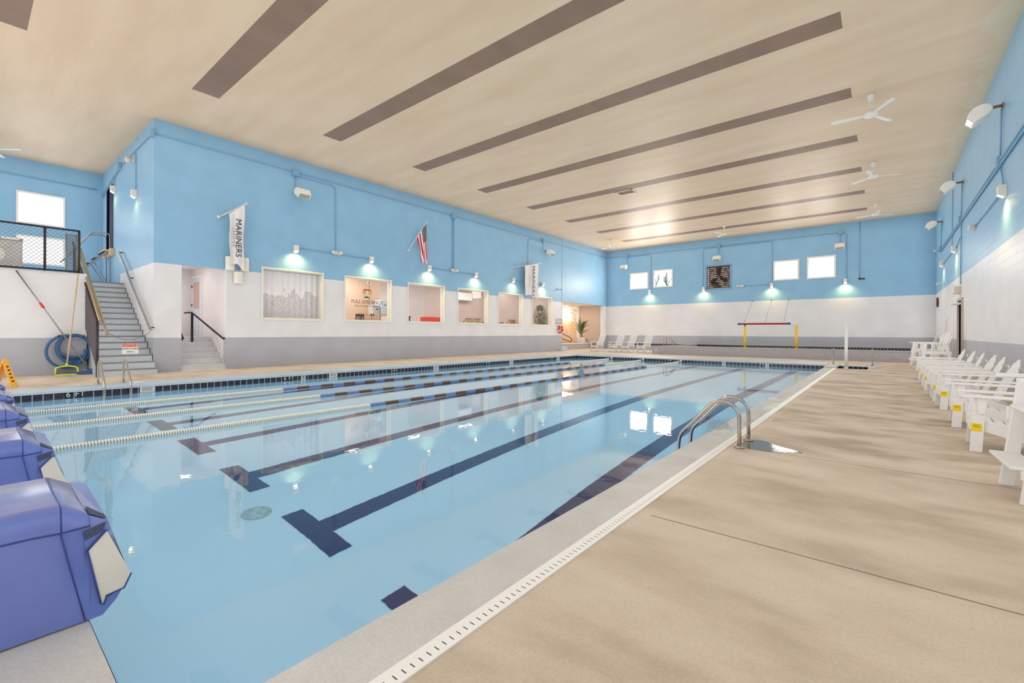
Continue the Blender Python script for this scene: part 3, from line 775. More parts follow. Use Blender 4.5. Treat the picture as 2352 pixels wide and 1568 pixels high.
conduit('blue conduit run along the top of the far wall', [(-19.2, f_, 8.12), (-2.3, f_, 8.1)], [(-17.36, f_, 8.0), (-17.36, f_, 7.48)], [(-17.3, f_, 8.02), (-15.2, f_, 8.02), (-15.2, f_, 5.0)], [(-9.83, f_, 8.0), (-9.83, f_, 7.48)], [(-9.9, f_, 8.02), (-10.98, f_, 8.02), (-10.98, f_, 5.0)], [(-9.7, f_, 8.02), (-6.2, f_, 8.02), (-6.2, f_, 5.0)], [(-2.25, f_, 8.0), (-2.25, f_, 7.5)], [(-2.2, f_, 8.02), (-1.9, f_, 8.02), (-1.9, f_, 5.0)])
conduit('thin blue conduit dropping down the far wall to a small sensor', [(-1.22, f_, 8.65), (-1.22, f_, 5.05)])
conduit('short thin conduit between the far emergency light and its lamp', [(-8.15, f_, 4.93), (-6.36, f_, 4.93)])
g = XR - 0.037
conduit('pair of thick blue conduits along the right wall', [(g, 8.0, 5.99), (g, 33.5, 5.99)], [(g, 8.0, 5.88), (g, 33.5, 5.88)], r=0.03)
conduit('blue conduit drops on the right wall', [(g, 17.36, 6.1), (g, 17.2, 7.3)], [(g, 25.2, 6.1), (g, 24.9, 7.3)], [(g, 33.4, 6.1), (g, 33.1, 7.3)], [(g, 28.0, 8.6), (g, 28.3, 5.2), (g, 27.1, 5.1)], [(g, 25.1, 5.8), (g, 25.3, 3.4)], [(g, 17.3, 5.8), (g, 16.9, 5.2)], [(g, 17.5, 5.1), (g, 21.8, 5.05)], [(g, 25.3, 5.3), (g, 26.9, 5.1), (g, 32.3, 5.05)], r=0.018)
s_ = 4.18 - e
conduit('pair of conduits along the top of the stair-side wall', [(-28.1, s_, 7.7), (-24.4, s_, 8.2), (-19.4, s_, 8.2)], [(-27.9, s_, 7.55), (-24.4, s_, 8.12)], [(-21.7, s_, 8.1), (-21.7, s_, 6.7)], [(-25.4, s_, 8.0), (-25.4, s_, 7.6)])
conduit('thin blue conduit along the recess wall above the windows', [(-28.2 + e, YN + 0.1, 8.05), (-28.2 + e, 4.0, 7.95)])

def emergency(x, y, z, side, label, flip=1):
    t = thing('emergency_light', label, 'emergency light', (x, y, z), wallM(side), 'small two-headed emergency lights')
    MB().box(-0.22, 0.1, 0, 0.1, -0.08, 0.08).build('battery_box', M['beigewhite'], t, bevel=0.01)
    MB().lathe([(0.02, -0.05), (0.07, 0.0), (0.075, 0.06)], 14, M=Matrix.Translation((-0.19 * flip, 0.14, 0.0)) @ Matrix.Rotation(-1.3, 4, 'X')).build('lamp_head', M['warmwhite'], t)
    MB().lathe([(0.02, -0.05), (0.07, 0.0), (0.075, 0.06)], 14, M=Matrix.Translation((0.17, 0.1, 0.0)) @ Matrix.Rotation(-1.2, 4, 'X')).build('lamp_head', M['warmwhite'], t)
emergency(XL, 10.81, 5.0, 'L', 'white emergency light box between the first two wall lamps')
emergency(XL, 18.08, 4.98, 'L', 'white emergency light box beside the striped flag')
emergency(-8.3, YF, 4.93, 'F', 'white emergency light on the far wall between two lamps')
emergency(XR, 21.9, 5.04, 'R', 'white emergency light box on the right wall')
def cam_dome(x, y, z, side, label, m_='beigewhite'):
    t = thing('security_camera', label, 'camera', (x, y, z), wallM(side))
    MB().lathe([(0.07, 0), (0.07, 0.03), (0.03, 0.04)], 14, M=Matrix.Rotation(-PI / 2, 4, 'X')).build('wall_mount', M[m_], t)
    MB().tube([(0.0, 0.04, 0), (-0.02, 0.12, -0.02), (-0.12, 0.2, -0.03), (-0.24, 0.3, -0.05)], 0.035, 10, radii=[0.015, 0.015, 0.045, 0.05]).build('camera_body', M[m_], t)
cam_dome(XL, 28.9, 4.72, 'L', 'small bluish camera at the right end of the left wall lamps', 'blue')
cam_dome(XR, 32.0, 4.02, 'R', 'small white camera below the last right wall lamp')
cam_dome(XR, 33.6, 5.95, 'R', 'small white camera at the far end of the right wall pipes')
cam_dome(-1.22, YF, 4.98, 'F', 'tiny dark sensor at the end of a thin drop pipe', 'darkmetal')
flood2 = thing('spotlight', 'round bronze spotlight above the lamp over the stairs', 'spotlight', (-21.84, 4.18, 7.83), PI)
MB().tube([(0, 0, 0), (0, 0.1, 0)], 0.05, 10).build('mount', M['beigewhite'], flood2)
MB().lathe([(0.03, -0.1), (0.11, -0.04), (0.13, 0.08), (0.0, 0.06)], 16, M=Matrix.Translation((0.08, 0.2, 0)) @ Matrix.Rotation(-1.2, 4, 'Y')).build('lamp_head', M['pot'], flood2)

# ------------------------------------------------------------------ ceiling fans
_fan = None
def fan(x, y, rz, label, drop=0.62):
    global _fan
    if _fan is None:
        t = thing('ceiling_fan', label, 'ceiling fan', (0, 0, 0))
        MB().lathe([(0.1, 0.0), (0.1, -0.03), (0.075, -0.08), (0.055, -0.2), (0.03, -0.22)], 20).build('canopy', M['warmwhite'], t)
        MB().tube([(0, 0, -0.2), (0, 0, -0.48)], 0.025, 10).build('downrod', M['warmwhite'], t)
        MB().lathe([(0.03, -0.44), (0.05, -0.45), (0.06, -0.52), (0.16, -0.56), (0.18, -0.61), (0.16, -0.66), (0.06, -0.68), (0.0, -0.68)], 24).build('motor', M['warmwhite'], t)
        for k in range(3):
            a = k * 2 * PI / 3
            prof = [(0.15, -0.03), (0.3, -0.055), (0.9, -0.09), (0.98, -0.06), (1.0, 0.0), (0.97, 0.06), (0.88, 0.085), (0.3, 0.055), (0.15, 0.03)]
            bl = MB().prism(prof, -0.006, 0.006, 'z', M=Matrix.Rotation(a, 4, 'Z') @ Matrix.Translation((0, 0, -0.61)) @ Matrix.Rotation(math.radians(10), 4, 'X'))
            bl.build('blade', M['white'], t)
        _fan = t; r = t
    else: r = copy_tree(_fan)
    r.location = (x, y, ZC); r.rotation_euler = (0, 0, rz); tag(r, label, 'ceiling fan', 'white three-blade ceiling fans')
fan(-0.33, 17.6, math.radians(-58), 'largest white ceiling fan, nearest the camera on the right')
fan(-0.37, 24.6, math.radians(20), 'white ceiling fan second from the front on the right')
fan(-0.37, 32.5, math.radians(40), 'white ceiling fan in the right row closest to the far wall')
fan(-8.33, 32.6, math.radians(10), 'white ceiling fan in the middle above the far end')
fan(-16.5, 32.3, math.radians(50), 'white ceiling fan in the far left corner')
fan(-25.35, 0.72, math.radians(43), 'white ceiling fan tip cut by the left picture edge')
v = thing('ceiling_vent', 'brown square opening in the ceiling between two bands', 'vent', (-10.34, 21.85, ZC))
MB().box(-0.45, 0.45, -0.3, -0.26, -0.03, 0).box(-0.45, 0.45, 0.26, 0.3, -0.03, 0).box(-0.45, -0.41, -0.3, 0.3, -0.03, 0).box(0.41, 0.45, -0.3, 0.3, -0.03, 0).build('frame', M['cream'], v)
MB().box(-0.41, 0.41, -0.26, 0.26, -0.008, -0.001).build('grille', pbr('ochre_grille', (120, 100, 58), 0.6, var=0.1), v)

# ------------------------------------------------------------------ big exhaust fan in the far wall
ef = thing('exhaust_fan', 'large square brown exhaust fan set in the far wall', 'exhaust fan', (-9.86, YF, 4.86))
rust = pbr('rusty_frame', (118, 88, 76), 0.55, 0.3, var=0.2, nscale=6)
MB().box(-0.92, 0.92, -0.06, 0.3, -0.06, 0.02).box(-0.92, 0.92, -0.06, 0.3, 1.72, 1.8).box(-0.92, -0.84, -0.06, 0.3, 0, 1.74).box(0.84, 0.92, -0.06, 0.3, 0, 1.74).build('frame', M['blue'], ef)
MB().box(-0.84, 0.84, 0.0, 0.02, 0.02, 0.06).box(-0.84, 0.84, 0.0, 0.02, 1.68, 1.72).box(-0.84, -0.8, 0, 0.02, 0.02, 1.72).box(0.8, 0.84, 0, 0.02, 0.02, 1.72).build('inner_frame', rust, ef)
k = MB(); c_ = (0, 0.15, 0.87)
ring = [(c_[0] + 0.72 * math.cos(a * PI / 20), 0.15, c_[2] + 0.72 * math.sin(a * PI / 20)) for a in range(40)]
k.tube(ring, 0.04, 8, closed=True).build('shroud', rust, ef)
for j_ in range(3):
    a = j_ * 2 * PI / 3 + 0.4
    Mt = Matrix.Translation(c_) @ Matrix.Rotation(a, 4, 'Y') @ Matrix.Rotation(0.5, 4, 'X')
    MB().prism([(0.08, -0.08), (0.35, -0.2), (0.66, -0.26), (0.68, 0.1), (0.4, 0.14), (0.08, 0.08)], -0.008, 0.008, 'y', M=Mt).build('blade', pbr('dark_blade', (72, 54, 50), 0.5, 0.3), ef)
MB().lathe([(0.12, -0.1), (0.14, 0.1), (0.0, 0.1)], 20, M=Matrix.Translation(c_) @ Matrix.Rotation(PI / 2, 4, 'X')).build('hub', rust, ef)
k = MB()
for (a, b_) in (((-0.8, 0.06), (0.8, 1.68)), ((-0.8, 1.68), (0.8, 0.06)), ((0.1, 0.02), (0.1, 1.7))): k.tube([(a[0], 0.08, a[1]), (b_[0], 0.08, b_[1])], 0.016, 6)
k.build('guard_bars', M['darkmetal'], ef)
k = MB()
for i in range(12):
    z = 0.08 + i * 0.145
    k.box(-0.82, 0.82, -0.068, 0.068, -0.005, 0.005, M=Matrix.Translation((0, 0.28, z)) @ Matrix.Rotation(-0.95, 4, 'X'))
k.build('louvres', rust, ef)
MB().box(-0.2, 0.2, 0.16, 0.36, -0.25, 0.15, M=Matrix.Translation((-0.25, 0.02, 0.4))).build('motor', M['darkmetal'], ef)

# bare tree outside the second far window
random.seed(4)
tr = MB()
def branch(p, d, L, r, n):
    q = p + d * L
    tr.tube([p, p + d * L * 0.5 + Vector((random.uniform(-.05, .05) * L, 0, 0)), q], r, 5, radii=[r, r * 0.8, r * 0.6])
    if n:
        for _ in range(3):
            dd_ = (d + Vector((random.uniform(-.6, .6), random.uniform(-.6, .6), random.uniform(-.1, .4)))).normalized()
            branch(p + d * L * random.uniform(0.5, 1.0), dd_, L * 0.66, r * 0.55, n - 1)
for x0 in (-15.1, -14.0, -13.4):
    branch(Vector((x0 * 1.08, 40.6, 0)), Vector((0.03, 0, 1)), 4.6, 0.1, 0)
    branch(Vector((x0 * 1.08 + 0.13, 40.6, 4.4)), Vector((random.uniform(-.2, .3), 0, 1)).normalized(), 1.1, 0.06, 4)
tag(tr.build('tree', M['darkwood']), 'leafless tree branches seen through the second small far window', 'tree')

# ------------------------------------------------------------------ flags
def cloth_fn(a, b_, hang, amp, waves, seed):
    random.seed(seed); ph = random.uniform(0, 6)
    def fn(u, v):
        top = Vector(a).lerp(Vector(b_), u)
        x = top.x + amp * math.sin(u * waves * PI + ph + v * 1.5) * (0.3 + 0.7 * v)
        y = top.y + hang[1](u, v); z = top.z - hang[0](u, v)
        return (x, y, z)
    return fn
def long_flag(ya, yb, zpole0, pa, pb, zt0, zt1, ytop0, ytop1, zbot, label, shrink, seed, xp):
    t = thing('flag', label, 'flag', (XL, pa, zpole0))
    L = lambda p: (p[0] - XL, p[1] - pa, p[2] - zpole0)
    tip = (xp, pb, zt1)
    MB().tube([L((XL + 0.04, pa + 0.04, zpole0 + 0.02)), L(tip)], 0.022, 8).lathe([(0.0, -0.04), (0.05, 0.0), (0.0, 0.05)], 12, M=Matrix.Translation(L(tip))).build('pole', M['warmwhite'], t)
    MB().lathe([(0.06, 0), (0.06, 0.03), (0.035, 0.04), (0.035, 0.1)], 12, M=Matrix.Rotation(PI / 2, 4, 'Y')).build('bracket', M['warmwhite'], t)
    fn = cloth_fn(L((xp, ytop0, zt0)), L((xp, ytop1, zt1 - 0.05)), ((lambda u, v: v * ((zt0 + (zt1 - zt0) * u) - zbot - 0.12 * math.sin(u * PI) * 1.0 + 0.1 * (u - 0.5))), (lambda u, v: shrink * v * (0.5 - u) + 0.02 * math.sin(v * 9))), 0.05, 3.2, seed)
    cl = MB().grid(fn, 24, 40).build('cloth', M['cloth'], t, fix=False)
    so = cl.modifiers.new('thick', 'SOLIDIFY'); so.thickness = 0.006
    return t, fn
t, fn = long_flag(0, 0, 5.71, 6.13, 6.96, 5.82, 6.33, 6.36, 6.9, 3.86, 'long white flag lettered MARINERS nearest the stairs, hanging over the speakers', 0.08, 3, -18.95)
RT = Euler((0, PI / 2, 0)).to_matrix()   # text reading downwards, facing the pool
Mtxt = Matrix(((0, 0, 1), (0, 1, 0), (-1, 0, 0)))   # local x -> -z, local y -> +y, normal -> +x
def ftext(par, body, size, y, z, x, sp=1.05, mat=M['ink']):
    return text('lettering', body, size, (x, y, z), Mtxt, mat, par, 0.002, spacing=sp)
Mt_ = Matrix(((0, 0, 1), (0, 1, 0), (-1, 0, 0)))
ftext(t, 'MARINERS', 0.30, 6.66 - 6.13, 4.95 - 5.71, 0.42)
ftext(t, 'LANDING', 0.11, 6.50 - 6.13, 4.95 - 5.71, 0.42, 1.6)
t, fn = long_flag(0, 0, 5.77, 23.43, 26.29, 5.97, 6.36, 24.4, 26.0, 3.9, 'white flag lettered MARINERS over the last window', 0.12, 8, -18.95)
ftext(t, 'MARINERS', 0.44, 25.3 - 23.43, 5.0 - 5.77, 0.46)
ftext(t, 'LANDING', 0.14, 24.85 - 23.43, 5.0 - 5.77, 0.46, 1.6)
# striped flag
t = thing('flag', 'striped red and white flag with a dark star field', 'flag', (XL, 14.9, 5.70))
tipp = (0.6, 0.75, 1.55)
MB().tube([(0, 0, 0), tipp], 0.02, 8).lathe([(0.0, -0.03), (0.04, 0.0), (0.0, 0.04)], 12, M=Matrix.Translation(tipp)).build('pole', M['warmwhite'], t)
MB().lathe([(0.06, 0), (0.06, 0.03), (0.035, 0.04), (0.035, 0.1)], 12, M=Matrix.Rotation(PI / 2, 4, 'Y')).build('bracket', M['warmwhite'], t)
m, nt, b = nmat('striped_flag_cloth'); tc = N(nt, 'ShaderNodeTexCoord').outputs['UV']; s = xyz(nt, tc)
strp = mth(nt, 'GREATER_THAN', mth(nt, 'MODULO', mth(nt, 'MULTIPLY', s[0], 13.0), 2.0), 1.0)
col = mix(nt, strp, lin((196, 34, 50)), lin((230, 226, 224)))
can = mth(nt, 'MULTIPLY', mth(nt, 'LESS_THAN', s[1], 0.42), mth(nt, 'GREATER_THAN', s[0], 0.46))
vo = N(nt, 'ShaderNodeTexVoronoi'); vo.inputs['Randomness'].default_value = 0.0; vo.inputs['Scale'].default_value = 1.0
nt.links.new(mapping(nt, tc, (15, 22, 1)), vo.inputs['Vector'])
star = mth(nt, 'LESS_THAN', vo.outputs['Distance'], 0.27)
nt.links.new(mix(nt, can, col, mix(nt, star, lin((30, 30, 52)), lin((232, 230, 228)))), b.inputs['Base Color']); b.inputs['Roughness'].default_value = 0.75
def usfn(u, v):
    # hoist (v=0) runs down the pole; the fly hangs down in folds.  u=1 at the pole tip side
    hp = Vector((0.6, 0.75, 1.55)) * (0.97 - 0.52 * (1 - u) * 1.0)
    w = 1 - u
    z = hp.z - 0.02 - v * (2.2 - 0.9 * w * 1.0 - 0.05)
    y = hp.y + v * (w * 0.36 - 0.02) + 0.10 * v * u + 0.035 * math.sin(u * 16 + v * 2)
    x = hp.x + 0.06 * math.sin(u * 13 + v * 3) * (0.15 + v)
    return (x, y, z)
cl = MB().grid(usfn, 30, 40).build('cloth', m, t, fix=False)
uv = cl.data.uv_layers.new(name='uv')
for li, lp in enumerate(cl.data.loops):
    vi = lp.vertex_index; uv.data[li].uv = ((vi % 31) / 30, (vi // 31) / 40)
so = cl.modifiers.new('thick', 'SOLIDIFY'); so.thickness = 0.005

# ------------------------------------------------------------------ speakers at the alcove
for (y0, y1, z0, z1, w) in ((6.33, 6.66, 3.74, 4.26, 'partly behind the white flag'), (6.86, 7.16, 3.76, 4.27, 'upper right of the group beside the flag'), (6.62, 6.93, 3.26, 3.70, 'lowest of the three beside the alcove')):
    t = thing('speaker', 'white curved wall speaker, ' + w, 'speaker', (XL, (y0 + y1) / 2, z0), 0, 'white wall speakers by the alcove')
    hw = (y1 - y0) / 2; H_ = z1 - z0
    prof = [(0.05, -hw)] + [(0.06 + 0.17 * math.sin(a * PI / 12), -hw * math.cos(a * PI / 12)) for a in range(1, 12)] + [(0.05, hw)]
    MB().prism(prof, 0, H_, 'z').build('cabinet', M['warmwhite'], t, bevel=0.015)
    MB().box(0, 0.06, -0.06, 0.06, H_ * 0.3, H_ * 0.7).build('bracket', M['beigewhite'], t)

# ------------------------------------------------------------------ right wall things
t = thing('wall_clock', 'round white wall clock at the far end of the right wall', 'clock', (XR, 35.4, 3.22), PI / 2)
MB().lathe([(0.27, 0), (0.29, 0.04), (0.26, 0.07)], 28, M=Matrix.Rotation(-PI / 2, 4, 'X')).build('rim', M['darkmetal'], t)
MB().lathe([(0.0, 0.062), (0.255, 0.06), (0.255, 0.03)], 28, M=Matrix.Rotation(-PI / 2, 4, 'X')).build('face', M['white'], t)
MB().bar((0, 0.07, 0), (0.1, 0.07, 0.12), 0.014, 0.006, (0, 1, 0)).bar((0, 0.07, 0), (-0.17, 0.07, 0.06), 0.01, 0.006, (0, 1, 0)).build('hands', M['black'], t)
t = thing('rules_sign', 'tall white notice panel on the right wall beside the doorway', 'sign', (XR, 30.9, 1.3), PI / 2)
MB().box(-0.35, 0.35, 0.0, 0.03, 0, 0.95).build('board', M['white'], t)
k = MB()
for i in range(12): k.box(-0.28, 0.28 - 0.1 * (i % 3), 0.03, 0.033, 0.1 + i * 0.062, 0.125 + i * 0.062)
k.build('printed_lines', M['screen'], t)
t = thing('control_box', 'beige box above the dark doorway on the right wall', 'box', (XR, 25.8, 3.05), PI / 2)
MB().box(-0.28, 0.28, 0.0, 0.2, 0, 0.3).build('body', M['beigewhite'], t, bevel=0.01)
MB().box(-0.2, 0.2, 0.2, 0.21, 0.05, 0.25).build('cover', M['warmwhite'], t)
t = thing('door_2', 'dark doorway with a pale frame in the right wall', 'door', (XR, 24.9, 0)); t['kind'] = 'structure'
MB().box(-0.06, 0.2, -0.08, 0, 0, 2.75).box(-0.06, 0.2, 1.2, 1.28, 0, 2.75).box(-0.06, 0.2, -0.08, 1.28, 2.75, 2.85).build('door_frame', M['wall_mauve'], t)
MB().box(0.14, 0.19, 0.0, 1.2, 0, 2.75).build('door_panel', M['black'], t)  # black sheet stands in for the shade inside the open recess
MB().box(-0.3, -0.02, 0.0, 1.2, 2.6, 2.66).build('door_canopy', M['white'], t)
# ------------------------------------------------------------------ lane ropes
def rope(x, label):
    t = thing('lane_rope', label, 'lane rope', (x, 0, -0.125), 0, 'floating lane ropes across the pool')
    MB().tube([(0, 0.42, 0.05), (0, 0.8, 0.0), (0, 23.6, 0), (0, 24.25, 0.06)], 0.006, 6).build('cable', M['galv'], t)
    def col_at(y):
        if y < 5.45 or y > 19.7: return 0
        return 1 + int((y - 5.45) / 0.35) % 2
    mats = [M['float_white'], M['float_blue'], M['float_brown']]
    nm = ['ivory', 'blue', 'brown']
    prof = [(0.012, -0.012), (0.038, -0.011), (0.047, -0.006), (0.047, 0.006), (0.038, 0.011), (0.012, 0.012)]
    RM = Matrix.Rotation(PI / 2, 4, 'X')
    key = [None, None, None]
    y = 0.74; n = 0; rest = MB()
    while y < 23.9:
        c = col_at(y)
        if n < 100:
            if key[c] is None:
                o = MB().lathe(prof, 12, M=RM).build('float', mats[c], t); key[c] = o
            else:
                o = key[c].copy(); COL.objects.link(o); o.parent = t
            o.location = (0, y, 0)
        else:
            rest.lathe(prof, 8, c, M=Matrix.Translation((0, y, 0.04 * max(0, (y - 23.3)))) @ RM)
        n += 1; y += 0.0335 if y < 19.7 else 0.028
    o = rest.build('float_run', mats, t); o['kind'] = 'stuff'
    MB().box(-0.05, 0.05, 24.22, 24.29, 0.0, 0.12).build('wall_anchor', M['cream'], t)
    return t
rope(-12.35, 'floating lane rope furthest from the camera, along the left pool wall')
rope(-10.40, 'middle one of the three floating lane ropes')
rope(-8.32, 'floating lane rope nearest the camera with the longest ivory section')

# ------------------------------------------------------------------ pool ladders
def ladder(name, label, x_foot, x_water, y0, y1, z0=0.0, zl=-1.0, top=0.57, lean=True, group='steel pool ladders'):
    sgn = 1 if x_foot > x_water else -1
    t = thing(name, label, 'pool ladder', (x_foot, (y0 + y1) / 2, z0), 0, group)
    hw = abs(y1 - y0) / 2; D = abs(x_foot - x_water)
    for s_ in (-1, 1):
        Y = s_ * hw
        P_ = lambda d, z: (-sgn * d, Y, z)
        c = arc((-sgn * 0.2, Y, top - 0.21), 0.2, 0, PI * 0.72, 10, (sgn, 0, 0), (0, 0, 1))
        pts = [P_(0, 0.0), P_(0, top - 0.35)] + c
        pts = pts + round_path([P_(0.40, top - 0.16), P_(D - 0.02, 0.07), P_(D, -0.1), P_(D, zl)], 0.14)[1:]
        MB().tube(pts, 0.024, 12).build('rail', M['steel'], t)
        MB().lathe([(0.026, 0.03), (0.055, 0.026), (0.062, 0.012), (0.062, 0.0)], 18, M=Matrix.Translation((0, Y, 0.004))).build('foot_flange', M['steel'], t)
    for z in (-0.35, -0.65, -0.92):
        MB().box(-sgn * D - 0.045, -sgn * D + 0.045, -hw, hw, z, z + 0.03).build('tread', M['steel'], t)
    return t
ladder('pool_ladder', 'steel pool ladder on the right deck beside the puddle', -1.38, -2.13, 6.12, 6.61)
ladder('pool_ladder', 'steel pool ladder at the left pool edge before the grey stairs', -15.45, -14.6, 2.22, 2.72, 0.068, -1.1, 0.60)
# puddle by the ladder
pd = MB()
pp = [(-1.42, 6.30), (-1.28, 6.15), (-1.10, 6.14), (-0.92, 6.22), (-0.74, 6.33), (-0.78, 6.40), (-0.95, 6.48), (-1.08, 6.58), (-1.2, 6.72), (-1.30, 6.74), (-1.40, 6.6)]
pd.add([(-1.15, 6.4, 0.003)] + [(a, b_, 0.0025) for a, b_ in pp], [(0, i + 1, (i + 1) % len(pp) + 1) for i in range(len(pp))])
m, nt, b = nmat('wet_puddle'); b.inputs['Base Color'].default_value = (*lin((118, 110, 94)), 1); b.inputs['Roughness'].default_value = 0.03; b.inputs['IOR'].default_value = 1.333
P = pos(nt); bump(nt, b, noise(nt, P, 60, 2), 0.05, 0.01); b.inputs['Specular IOR Level'].default_value = 0.8
tag(pd.build('puddle', m, fix=False), 'small shiny puddle at the foot of the right ladder', 'puddle')

# stair rails at the step notch, tall white pole
for (x, y, lb) in ((-1.75, 24.9, 'steel grab rail left of the tall white pole'), (-0.38, 24.9, 'steel grab rail right of the tall white pole')):
    t = thing('grab_rail', lb, 'grab rail', (x, y, 0.03), 0, 'steel grab rails at the corner steps')
    MB().tube([(0, 0, 0), (0, 0, 0.55)] + arc((0, -0.09, 0.62), 0.09, 0, PI * 0.9, 8, (0, 1, 0), (0, 0, 1)) + [(0, -0.22, 0.35), (0, -0.32, 0.2)] , 0.026, 10).build('rail', M['steel'], t)
    MB().lathe([(0.03, 0.03), (0.06, 0.02), (0.065, 0.0)], 14).build('foot_flange', M['steel'], t)
t = thing('post', 'tall thin white pole standing at the far right pool corner', 'pole', (-1.17, 22.6, 0))
MB().tube([(0, 0, 0), (0, 0, 1.9)], 0.055, 14).lathe([(0.056, 1.9), (0.05, 1.915), (0, 1.92)], 14).build('pole', M['white'], t)
MB().lathe([(0.0, 0.0), (0.075, 0.0), (0.075, 0.05), (0.056, 0.06)], 14).build('base', M['cream'], t)
t = thing('deck_lid', 'round white skimmer lid on the left coping', 'lid', (-15.25, 3.0, 0.068))
MB().lathe([(0.0, 0.012), (0.12, 0.012), (0.13, 0.0)], 24).build('lid', M['white'], t)

# ------------------------------------------------------------------ starting blocks under blue covers
def start_block(xr, label, front=True, seed=0):
    """xr: x of the side facing the camera"""
    random.seed(seed)
    w = 0.62; x0, x1 = xr - w, xr
    t = thing('starting_block', label, 'starting block', (xr - w / 2, 0.0, 0), 0, 'starting blocks under blue covers')
    L = lambda x, y, z: (x - (xr - w / 2), y, z)
    def wr(y, z, a): return a * math.sin(y * 17 + z * 9 + seed)
    # side skirts + top as one draped cover: cross-section in x, swept in y
    ys_ = [-0.95, -0.7, -0.45, -0.2, 0.0, 0.1, 0.2, 0.295, 0.31, 0.40]
    def sec(y):
        q = max(0.0, (y - 0.31) / 0.09); fz = 0.602 - 0.055 * q; nz = 0.582 - 0.065 * q
        sm = 0.472 + wr(y, 2, 0.005)
        pts = [(x0 - 0.02, 0.02), (x0 - 0.015, fz - 0.06), (x0 - 0.008, fz - 0.008), (x0 + 0.02, fz), ((x0 + x1) / 2, (fz + nz) / 2 - 0.008 + wr(y, 1, 0.004)), (x1 - 0.07, nz + 0.004 + wr(y, 4, 0.003)), (x1 - 0.02, nz - 0.002), (x1 - 0.006, nz - 0.018),
               (x1 + 0.004 + wr(y, 5, 0.005), nz - 0.06), (x1 + 0.013, sm), (x1 + 0.011, sm - 0.012), (x1 + 0.012 + wr(y, .35, 0.006), sm - 0.16), (x1 + 0.018, sm - 0.32), (x1 + 0.012, 0.015)]
        return [L(a, y, z) for a, z in pts]
    S_ = [sec(y) for y in ys_]; n = len(S_[0]); vs = [p for s2 in S_ for p in s2]
    k = MB().add(vs, [(i * n + j_, i * n + j_ + 1, (i + 1) * n + j_ + 1, (i + 1) * n + j_) for i in range(len(S_) - 1) for j_ in range(n - 1)], 0, True)
    # front: nose overhanging the water, narrowing downward
    nose = [L(x0 - 0.02, 0.40, 0.02), L(x0, 0.40, 0.52), L(x0 + 0.03, 0.44, 0.57), L((x0 + x1) / 2, 0.46, 0.55), L(x1 - 0.04, 0.46, 0.49), L(x1 + 0.0, 0.455, 0.44), L(x1, 0.55, 0.18), L(x1, 0.50, 0.11), L(x1, 0.43, 0.06), L(x1 + 0.01, 0.40, 0.015)]
    vs = S_[-1] + nose
    o = k.build('cover', M['vinyl'], t, fix=True)
    k = MB()
    # front gusset: blue border strips and the water side
    fr = [L(x1 + 0.012, 0.40, 0.02), L(x1 + 0.016, 0.40, 0.44), L(x1 + 0.008, 0.46, 0.475), L(x1 + 0.008, 0.465, 0.44), L(x1 + 0.012, 0.385, 0.36), L(x1 + 0.012, 0.435, 0.06)]
    k.add([L(x1 + 0.013, 0.395, 0.012), L(x1 + 0.014, 0.38, 0.45), L(x1 + 0.010, 0.468, 0.478), L(x1 + 0.010, 0.478, 0.425), L(x1 + 0.012, 0.388, 0.355), L(x1 + 0.012, 0.44, 0.085), L(x1 + 0.012, 0.525, 0.115), L(x1 + 0.012, 0.50, 0.07), L(x1 + 0.012, 0.45, 0.015)], [(0, 1, 4, 5), (1, 2, 3, 4), (0, 5, 7, 8), (5, 6, 7)])
    # top slope down to the nose and the front panel over the water
    A_ = [L(x0 - 0.008, 0.40, 0.547), L(x1 - 0.02, 0.40, 0.515), L(x1 + 0.01, 0.468, 0.478), L(x0, 0.47, 0.52)]
    k.add(A_, [(0, 1, 2, 3)])
    k.add([L(x1 - 0.02, 0.40, 0.515), L(x1 + 0.006, 0.40, 0.45), L(x1 + 0.011, 0.469, 0.477), L(x1 + 0.012, 0.40, 0.44), L(x1 + 0.011, 0.47, 0.43)], [(0, 1, 2), (1, 3, 4, 2)])
    k.add([L(x1 + 0.01, 0.468, 0.478), L(x0, 0.47, 0.52), L(x0, 0.56, 0.20), L(x1 + 0.012, 0.55, 0.185), L(x0, 0.45, 0.02), L(x1 + 0.012, 0.45, 0.015)], [(0, 1, 2, 3), (3, 2, 4, 5)])
    k.build('front_cover', M['vinyl'], t, fix=True)
    # cream canvas panel
    MB().add([L(x1 + 0.02, 0.392, 0.352), L(x1 + 0.018, 0.462, 0.432), L(x1 + 0.022, 0.556, 0.182), L(x1 + 0.02, 0.53, 0.12), L(x1 + 0.02, 0.462, 0.108), L(x1 + 0.02, 0.452, 0.07), L(x1 + 0.02, 0.442, 0.08), L(x1 + 0.026, 0.48, 0.27)], [(0, 1, 7), (1, 2, 7), (2, 3, 7), (3, 4, 7), (4, 6, 0, 7), (4, 5, 6)], 0, True).build('canvas_panel', M['sailcloth'], t)
    # dark piping and mesh window
    k = MB()
    k.tube([L(x1 + 0.022, 0.392, 0.355), L(x1 + 0.022, 0.442, 0.078), L(x1 + 0.022, 0.452, 0.068), L(x1 + 0.022, 0.462, 0.108), L(x1 + 0.022, 0.53, 0.118), L(x1 + 0.022, 0.558, 0.182)], 0.004, 6)
    k.tube([L(x1 + 0.022, 0.392, 0.355), L(x1 + 0.022, 0.462, 0.434)], 0.004, 6)
    k.tube([L(x1 + 0.014, yy, 0.472 + wr(yy, 2, 0.005)) for yy in ys_], 0.004, 6)
    k.tube([L(x1 + 0.016, 0.30, 0.462), L(x1 + 0.020, 0.33, 0.30), L(x1 + 0.018, 0.385, 0.02)], 0.003, 6)
    k.tube(sec(0.302)[3:10], 0.003, 6)
    k.build('piping', M['vinyl_dark'], t)
